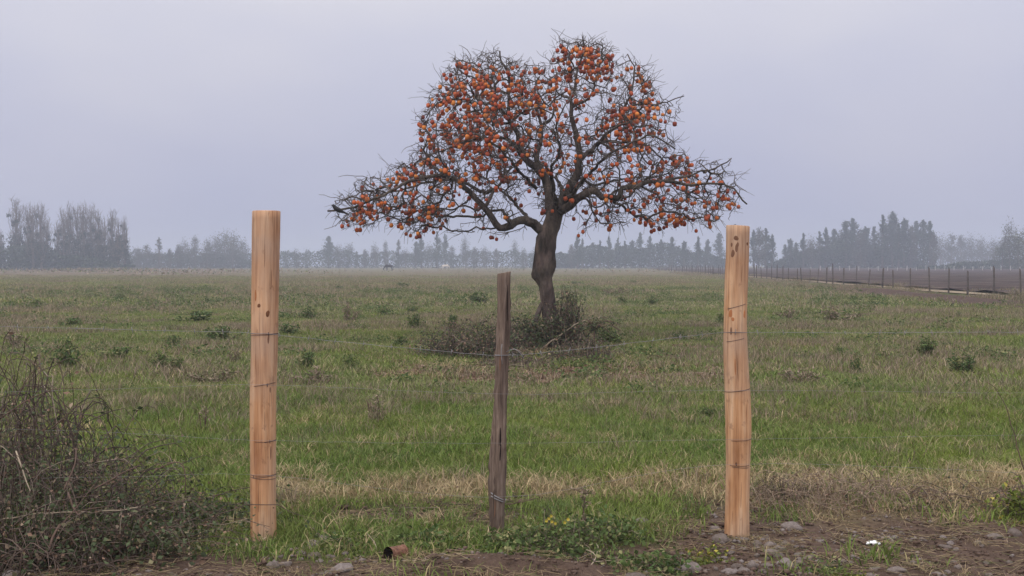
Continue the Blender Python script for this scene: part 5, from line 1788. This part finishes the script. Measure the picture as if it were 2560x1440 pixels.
# dead stalks standing upright
for px, py, h, lab in ((932, 1056, 70, 'thin dead weed stalk right of the left post, the left one of two'), (950, 1052, 66, 'thin dead weed stalk right of the left post, the right one of two'),
                       (2012, 968, 52, 'brown dock stalk right of the right post'), (515, 1075, 60, 'dead stalk left of the left post in the green grass')):
    q = on_ground(px, py); hm = h * q[1] / FPX
    root = empty('dead_stalk', q); tag(root, lab, 'stalk')
    mb = MB()
    for _ in range(3):
        b = rng.standard_normal(3) * .03; b[2] = 0
        tube(mb, catmull([(b[0], b[1], -.02), (b[0] * 1.4, b[1] * 1.4, hm * .5), (b[0] * 2 + rng.normal(0, .02), b[1] * 2, hm * random.uniform(.7, 1))], .05), [.0045] * 1, 5)
    lf = MB(); leaves(lf, np.column_stack([rng.normal(0, .025, (60, 2)), hm * rng.uniform(.35, 1, 60)]), .025, flat=0)
    obj('stem', mb.mesh('stem', M['cane'], True), root); o = obj('seed_head', lf.mesh('seed_head', M['brown'], bv=True), root); o['kind'] = 'stuff'

# ------------------------------------------------------------------ thicket at the left edge
def th_prof(x):
    return float(np.interp(x, [-0.9, -0.45, -.15, .15, .40, .62, .95], [.86, .74, .58, .44, .32, .22, .10]))


x0, y0 = -2.42, 5.95
bramble('bramble_thicket', 'big tangled brown bramble thicket filling the lower left corner', x0, y0, .82, .62, 1.0, 380, 15.0, 'bramble_leaf', .026, cane_r=.0030, prof=th_prof, dead=.22, arch=1.0, cat='thicket')
bramble('bramble_patch', 'low dark bramble leaves between the thicket and the left post', -1.86, 6.3, .40, .34, .20, 44, 26, 'bramble_leaf', .032, dead=.06, cane_r=.0024, cat='brambles')
bramble('bramble_patch', 'dark leafy brambles under the dead canes at lower left', -2.25, 5.55, .62, .26, .34, 110, 22, 'bramble_leaf', .034, dead=.2, cane_r=.003, cat='brambles')
bramble('brush_pile', 'heap of bare brown twigs at the bottom left corner', -2.45, 5.35, .62, .24, .30, 150, 2.5, 'bramble_leaf', .03, dead=.8, cane_r=.004, arch=1.3, cat='brush')
bramble('bramble_bush', 'dusty bramble against the left edge behind the thicket', -3.2, 6.9, .75, .6, 1.15, 170, 6, 'bramble_leaf', .04, dead=.4, cane_r=.005)

TYk = 5.55
for lab, pts, r0, r1, mt, br in (
    ('long pale cane arching across the thicket towards the left post', [P(0, 1300, TYk + .1), P(120, 1282, TYk), P(250, 1280, TYk - .05), P(352, 1267, TYk)], .004, .0025, 'pale_cane', 0),
    ('broken dark cane standing in the thicket', [P(160, 1226, TYk), P(186, 1160, TYk + .1), P(190, 1120, TYk + .2)], .005, .003, 'cane', 0),
    ('straight pale cane leaning in the thicket near the left edge', [P(40, 1128, TYk + .2), P(58, 1180, TYk + .1), P(76, 1228, TYk)], .0045, .003, 'pale_cane', 0),
    ('bent cane in the middle of the thicket with a crooked end', [P(170, 1232, TYk), P(182, 1268, TYk - .05), P(200, 1290, TYk - .1)], .006, .004, 'cane', 1),
    ('long dead branch lying along the ground towards the left post', [P(200, 1388, 5.45), P(300, 1372, 5.5), P(400, 1348, 5.6), P(490, 1340, 5.75)], .008, .004, 'cane', 6),
    ('thick dead branch crossing the brush heap at lower left', [P(80, 1432, 5.3), P(120, 1370, 5.3), P(150, 1310, 5.4)], .009, .005, 'cane', 4),
    ('grey dead branch slanting up across the thicket', [P(235, 1222, TYk), P(300, 1186, TYk + .1), P(352, 1160, TYk + .2)], .0045, .002, 'cane', 2),
    ('fine bramble cane arching over the grass right of the thicket', [P(385, 1180, 6.0), P(420, 1160, 6.0), P(450, 1156, 6.0), P(462, 1178, 6.0), P(464, 1240, 6.0)], .0032, .003, 'cane', 1),
    ('long thin cane reaching up and right out of the thicket top', [P(0, 1045, 5.9), P(70, 1000, 5.9), P(130, 975, 5.9), P(205, 972, 5.9)], .004, .0015, 'cane', 2),
    ('thin cane rising steeply from the thicket top', [P(20, 1040, 6.0), P(60, 960, 6.0), P(105, 900, 6.0), P(140, 870, 6.1)], .0035, .0012, 'cane', 3),
    ('forked twig rising at the left edge of the thicket', [P(95, 975, 6.1), P(98, 935, 6.1), P(80, 900, 6.1)], .003, .0012, 'cane', 3),
    ('thin cane curving out of the thicket at mid height', [P(130, 1070, 5.9), P(165, 1040, 5.9), P(195, 1005, 5.9)], .0035, .0015, 'cane', 3),
    ('long arching bramble cane at the right edge', [P(2562, 1178, 6.9), P(2546, 1130, 6.9), P(2528, 1060, 6.9), P(2508, 1002, 6.9), P(2485, 966, 6.9), P(2462, 952, 6.9)], .0042, .0016, 'cane', 1),
    ('thin pale stick along the soil edge beside the rusty can', [P(975, 1400, 5.52), P(1050, 1403, 5.5), P(1150, 1400, 5.5), P(1280, 1400, 5.5)], .004, .003, 'pale_cane', 1),
    ('dry cane lying in the grass right of the old post base', [P(1265, 1260, 6.45), P(1300, 1256, 6.45), P(1340, 1246, 6.5)], .003, .002, 'cane', 1),
    ('dry curved stick in the tan grass left of the old post', [P(1070, 1222, 7.3), P(1100, 1216, 7.3), P(1135, 1218, 7.3)], .005, .003, 'cane', 0),
    ('pale root at the bottom edge right of centre', [P(1400, 1442, 5.3), P(1460, 1425, 5.35), P(1490, 1392, 5.45), P(1466, 1374, 5.5)], .005, .0025, 'pale_cane', 2),
    ('thin pale twig lying on the soil right of the flowering weed', [P(1530, 1400, 5.5), P(1560, 1412, 5.45), P(1590, 1436, 5.4)], .003, .002, 'pale_cane', 1),
    ('pale leaning reed stem in the brown grass right of the right post', [P(2100, 1262, 6.9), P(2140, 1246, 6.95), P(2186, 1222, 7.0)], .006, .004, 'pale_cane', 0),
    ('short pale stalk standing left of the rusty can', [P(945, 1385, 5.65), P(935, 1355, 5.68), P(918, 1334, 5.7)], .003, .0015, 'pale_cane', 0),
):
    stick(lab, pts, r0, r1, mt, branch=br)

# dead dock plant and the flowering weed in front of the fence
root = empty('dead_dock', on_ground(1462, 1345)); tag(root, 'dark dead dock stalk standing behind the flowering weed', 'stalk')
B = np.array(root.location); Yd = B[1]
mb = MB(); lf = MB()
c = catmull([P(1464, 1350, Yd) - B, P(1461, 1300, Yd) - B, P(1459, 1262, Yd) - B, P(1466, 1236, Yd) - B], .03)
tube(mb, c, np.linspace(.006, .003, len(c)), 6)
for _ in range(10):
    q = c[random.randrange(2, len(c))]; d = rng.standard_normal(3) * .035; d[2] = abs(d[2])
    tube(mb, [q, q + d], .0022, 4)
    leaves(lf, q + d * rng.random((14, 1)) + rng.standard_normal((14, 3)) * .008, .02)
obj('stem', mb.mesh('stem', M['cane'], True), root); o = obj('seed_head', lf.mesh('seed_head', M['brown'], bv=True), root); o['kind'] = 'stuff'

x, y = gp_(1400, 1385)
fw = bramble('flowering_weed', 'leafy green weed with small yellow flowers right of the old post base', x, y + .12, .28, .24, .25, 85, 11, 'weed', .022, cane_r=.0016, cat='weed')
fl = MB(); ce = MB()
for px, py in ((1372, 1296), (1380, 1304), (1388, 1308), (1366, 1302), (1420, 1298), (1378, 1290), (1412, 1306)):
    q = P(px, py, y + .02) - np.array(fw.location)
    for k in range(5):
        a = k * 1.2566 + .3
        d = np.array((math.cos(a), -.4, math.sin(a))) * .009
        s_ = np.array((-math.sin(a), 0, math.cos(a))) * .005
        fl.add([q, q + d * .6 + s_, q + d, q + d * .6 - s_], None, [(0, 1, 2, 3)])
o = obj('flowers', fl.mesh('flowers', M['flower']), fw); o['kind'] = 'stuff'
x, y = gp_(1335, 1392)
bramble('leafy_weed', 'leafy green weed at the foot of the old post, left of the flowers', x, y + .1, .26, .2, .17, 60, 20, 'weed', .03, cane_r=.002, cat='weed')
x, y = gp_(1510, 1345)
bramble('leafy_weed', 'grassy green weed between the flowering weed and bare soil', x, y + .05, .2, .16, .17, 40, 20, 'weed', .03, cane_r=.002, cat='weed')
x, y = gp_(1610, 1428)
bramble('leafy_weed', 'green weed patch left of the big stone at the bottom', x, y + .05, .26, .12, .11, 50, 18, 'weed', .03, cane_r=.002, cat='weed')
x, y = gp_(1775, 1400)
bramble('leafy_weed', 'yellowish green plant right of the big stone at the bottom', x, y + .02, .12, .10, .11, 22, 10, 'yellow_leaf', .026, cane_r=.002, cat='weed')
x, y = gp_(2570, 1300)
bramble('yellow_shrub', 'yellow and green leafy shrub at the right edge', x + .04, y, .16, .18, .30, 50, 22, 'yellow_leaf', .032, cane_r=.003, cat='shrub')
x, y = gp_(2072, 1428)
bramble('leafy_weed', 'small pale green weed in the soil at the bottom right', x, y, .07, .05, .08, 16, 14, 'weed', .022, cane_r=.0015, cat='weed')
x, y = gp_(2120, 1440)
bramble('leafy_weed', 'tiny dry weed beside the pale green one at the bottom', x, y, .07, .05, .06, 16, 10, 'yellow_leaf', .018, cane_r=.0015, cat='weed')
x, y = gp_(860, 1370)
bramble('leafy_weed', 'low green weeds among the stones right of the left post', x, y, .16, .12, .10, 40, 14, 'weed', .024, cane_r=.0015, cat='weed')
x, y = gp_(1062, 1366)
bramble('leafy_weed', 'broad-leaved weed right of the rusty can', x, y, .15, .12, .11, 30, 16, 'weed', .035, cane_r=.002, cat='weed')

# brown dead grass hummock at right of the right post
x, y = gp_(2110, 1262)
bramble('dead_brush', 'pinkish brown dead grass hummock right of the right post', x, y, .62, .3, .26, 260, 2, 'bramble_leaf', .025, 'pale_cane', .0022, dead=.9, cat='brush')
x, y = gp_(1960, 1255)
bramble('dead_brush', 'grey dead weeds just right of the right post', x, y + .1, .26, .2, .22, 90, 2, 'bramble_leaf', .022, 'cane', .002, dead=.9, cat='brush')
x, y = gp_(2420, 1262)
bramble('dead_brush', 'flattened brown brush towards the right edge', x, y, .6, .3, .17, 160, 3, 'bramble_leaf', .025, 'cane', .0025, dead=.8, arch=1.4, cat='brush')
x, y = gp_(1140, 1278)
bramble('dead_brush', 'flattened dead twigs left of the old post base', x, y, .42, .2, .10, 70, 3, 'bramble_leaf', .025, 'cane', .0025, dead=.8, arch=1.4, cat='brush')

# ------------------------------------------------------------------ stones, can and scrap
def stone_mesh(seed):
    V, F = pebble(1.0, seed, 3)
    return mesh_from('stone', V, [F], M['stone'], True)


SM = [stone_mesh(k) for k in range(12)]
CM = []
for k in range(4):
    V, F = pebble(1.0, 60 + k, 3)
    V = V * (1 + .12 * rng.standard_normal((len(V), 1)))
    CM.append(mesh_from('clod', V, [F], M['clod'], True))


def stone(px, py, w, h, label, group=None, clod=False, k=None):
    """(px, py): centre in the photograph, w x h in photo pixels"""
    q = on_ground(px, py + h * .42)
    s = w * q[1] / FPX / 2
    o = obj('clod' if clod else 'stone', (CM if clod else SM)[random.randrange(4 if clod else 12)] if k is None else SM[k], None,
            (q[0], q[1], q[2] + s * .10), (random.gauss(0, .12), random.gauss(0, .12), random.uniform(-.5, .5) + random.choice((0, math.pi))), (s, s * .9, s * max(.55, min(1.7, 1.75 * h / w))))
    tag(o, label, 'earth clod' if clod else 'stone', group)


for a in ((1808, 1342, 54, 30, 'big grey stone against the left foot of the right post'), (1718, 1416, 58, 32, 'big smooth stone at the bottom, left of the yellowish plant'),
          (858, 1412, 52, 28, 'large grey stone on the soil left of the rusty can'), (683, 1409, 30, 18, 'pale grey stone on the soil below the left post'), (710, 1407, 26, 16, 'tan stone touching the pale one below the left post'),
          (1606, 1300, 32, 26, 'brownish stone in the dry grass left of the right post'), (2537, 1326, 40, 28, 'grey stone at the right edge under the yellow shrub'), (2486, 1338, 34, 12, 'flat grey stone left of the stone at the right edge'),
          (1936, 1377, 46, 22, 'flat grey stone on top of the stone group by the right post'), (1962, 1402, 48, 32, 'largest grey stone in the group below the right post'), (1884, 1406, 32, 28, 'round brown stone left of the stone group by the right post'),
          (1916, 1409, 26, 14, 'small pale stone between the round brown and largest stones'), (2022, 1388, 26, 16, 'brown stone right of the stone group by the right post'), (1994, 1382, 22, 16, 'small grey stone between the group and the brown stone'),
          (1927, 1358, 36, 20, 'bluish stone above the flat one near the right post'), (1980, 1312, 44, 22, 'dirt-covered stone right of the right post'), (1824, 1424, 34, 18, 'pale stone at the bottom below the right post'),
          (1842, 1410, 26, 20, 'bluish grey stone just above the pale bottom stone'), (1862, 1421, 26, 18, 'tan stone right of the pale bottom stone'), (1590, 1440, 46, 18, 'pale stone cut by the bottom edge'),
          (2284, 1403, 20, 16, 'small round stone alone on the soil at lower right'), (2364, 1362, 32, 16, 'grey stone left of the dark clod at lower right'), (2155, 1345, 16, 10, 'small stone left of the white scrap'),
          (2186, 1418, 26, 14, 'stone at the bottom below the white scrap'), (2242, 1422, 40, 14, 'flat brown stone at the bottom right of the one below the scrap'), (2346, 1433, 38, 20, 'bluish stone at the bottom edge, lower right'),
          (2176, 1434, 22, 18, 'pinkish stone cut by the bottom edge below the scrap'), (786, 1357, 40, 22, 'grey stone in the weeds right of the left post'), (788, 1384, 36, 22, 'tan stone just below the grey one in the weeds'), (752, 1378, 26, 16, 'dark stone left of the tan one in the weeds'),
          (28, 1432, 46, 20, 'flat stone in the bottom left corner'), (810, 1340, 24, 14, 'little stone above the grey one in the weeds'), (1860, 1345, 26, 16, 'stone touching the right foot of the right post'), (1790, 1318, 30, 20, 'grey stone left of the right post, half sunk')):
    stone(*a)
for a in ((2352, 1362, 24, 14, 'dark brown clod right of the grey stone at lower right', None, True), (2292, 1305, 20, 10, 'small dark clod in the brown brush at right', None, True), (945, 1284, 40, 16, 'dark turned clod in the grass left of the rusty can, upper', None, True),
          (975, 1300, 46, 16, 'dark turned clod in the grass above the rusty can', None, True), (850, 1262, 44, 18, 'dark clod in the tan grass right of the left post', None, True), (1245, 1336, 34, 14, 'dark earth clod at the foot of the old post', None, True)):
    stone(*a)
for k in range(70):
    px = random.uniform(1690, 2555); py = random.uniform(1322, 1436) if px > 1800 else random.uniform(1380, 1436)
    if random.random() < .45: px = random.gauss(1920, 70); py = random.uniform(1340, 1434)
    w = random.uniform(9, 19)
    stone(px, py, w, w * random.uniform(.5, .75), 'small grey brown stone among many scattered on the soil at lower right', 'small stones on the soil at lower right')
for k in range(22):
    px = random.uniform(660, 900); py = random.uniform(1345, 1432); w = random.uniform(9, 17)
    stone(px, py, w, w * random.uniform(.5, .75), 'small stone among several scattered right of the left post base', 'small stones by the left post')
for k in range(14):
    px = random.uniform(30, 640); py = random.uniform(1418, 1438); w = random.uniform(9, 16)
    stone(px, py, w, w * .6, 'small stone in the strip of soil along the bottom left', 'small stones along the bottom left')

# rusty can lying on its side
cq = on_ground(990, 1399)
can = empty('rusty_can', (cq[0], cq[1], cq[2] + .034), R(-24)); can.rotation_euler = (0, R(4), R(48)); tag(can, 'rusty open tin can lying on its side in the grass', 'can')
n = 28; th = np.arange(n) / n * 2 * math.pi; L = .105; r = .036


def ring(x, rr, dent=0):
    return np.stack([np.full(n, x), rr * np.cos(th) * (1 - dent * (np.sin(th) > .6)), rr * np.sin(th) * (1 - dent * np.clip(np.sin(th), 0, 1))], 1)


rings = [ring(-L / 2, r * 1.04), ring(-L / 2 + .003, r * 1.04), ring(-L / 2 + .005, r), ring(-.02, r, .03), ring(-.012, r * 1.02, .05), ring(-.004, r, .06), ring(.008, r * 1.02, .05), ring(.016, r, .04), ring(L / 2 - .005, r), ring(L / 2 - .003, r * 1.04), ring(L / 2, r * 1.04), ring(L / 2 - .003, r * .9)]
V = np.concatenate(rings); k = np.arange(n); k2 = (k + 1) % n
F4 = np.concatenate([np.stack([i * n + k, i * n + k2, (i + 1) * n + k2, (i + 1) * n + k], 1) for i in range(len(rings) - 1)])
obj('wall', mesh_from('wall', V, [F4], M['rust'], True), can)
ins = np.concatenate([ring(-L / 2 + .0005, r * 1.03), ring(-L / 2 + .006, r * .96), ring(L / 2 - .008, r * .93)])
F4 = np.concatenate([np.stack([i * n + k2, i * n + k, (i + 1) * n + k, (i + 1) * n + k2], 1) for i in range(2)])
obj('inside', mesh_from('inside', ins, [F4], M['near_black'], True), can)
e_ = ring(L / 2 - .004, r * .92); e2 = ring(L / 2 - .009, r * .92)
for nm, rg, mt in (('end', e_, 'rust'), ('inner_end', e2, 'near_black')):
    obj(nm, mesh_from(nm, np.vstack([rg, rg.mean(0)]), [np.stack([k, k2, np.full(n, n)], 1)], M[mt]), can)

# crumpled white scrap on the soil
sq = on_ground(2182, 1362)
gx, gy = 12, 8
u, v = np.meshgrid(np.linspace(-1, 1, gx), np.linspace(-1, 1, gy))
zz = .008 * (1 - .5 * u ** 2) * (.4 + fbm(u * 1.7 + 5, v * 1.7, 3)) * 2 - .004
xx = .042 * u * (1 - .25 * v * v) + .006 * v; yy = .030 * v * (1 - .2 * u * u)
top = np.stack([xx, yy, zz], -1).reshape(-1, 3); bot = top - np.array((0, 0, .004))
i = np.arange(gy - 1)[:, None] * gx + np.arange(gx - 1)[None, :]
F = np.stack([i, i + 1, i + 1 + gx, i + gx], -1).reshape(-1, 4)
o = obj('white_scrap', mesh_from('white_scrap', np.vstack([top, bot]), [np.vstack([F, F[:, ::-1] + gx * gy])], M['white'], True), None, sq + np.array((0, 0, .006)))
tag(o, 'small crumpled white scrap lying on the bare soil', 'scrap')

# ------------------------------------------------------------------ the haze
HX0, HX1, HY0, HY1, HZ0, HZ1 = -2600., 2600., -60., 1700., -1.5, 31.
V = [(x, y, z) for z in (HZ0, HZ1) for y in (HY0, HY1) for x in (HX0, HX1)]
F = [(0, 2, 3, 1), (4, 5, 7, 6), (0, 1, 5, 4), (2, 6, 7, 3), (0, 4, 6, 2), (1, 3, 7, 5)]
hm = bpy.data.materials.new('haze'); hm.use_nodes = True
ht = hm.node_tree
for n_ in list(ht.nodes): ht.nodes.remove(n_)
ho = ht.nodes.new('ShaderNodeOutputMaterial'); hv = ht.nodes.new('ShaderNodeVolumePrincipled')
hv.inputs['Color'].default_value = (0.80, 0.865, 1.0, 1)
hv.inputs['Density'].default_value = 0.00122
hv.inputs['Anisotropy'].default_value = 0.25
ht.links.new(hv.outputs[0], ho.inputs['Volume'])
o = obj('haze', mesh_from('haze', V, [np.array(F)], hm))
tag(o, 'thin pale winter haze hanging over the whole field', 'haze', kind='stuff')
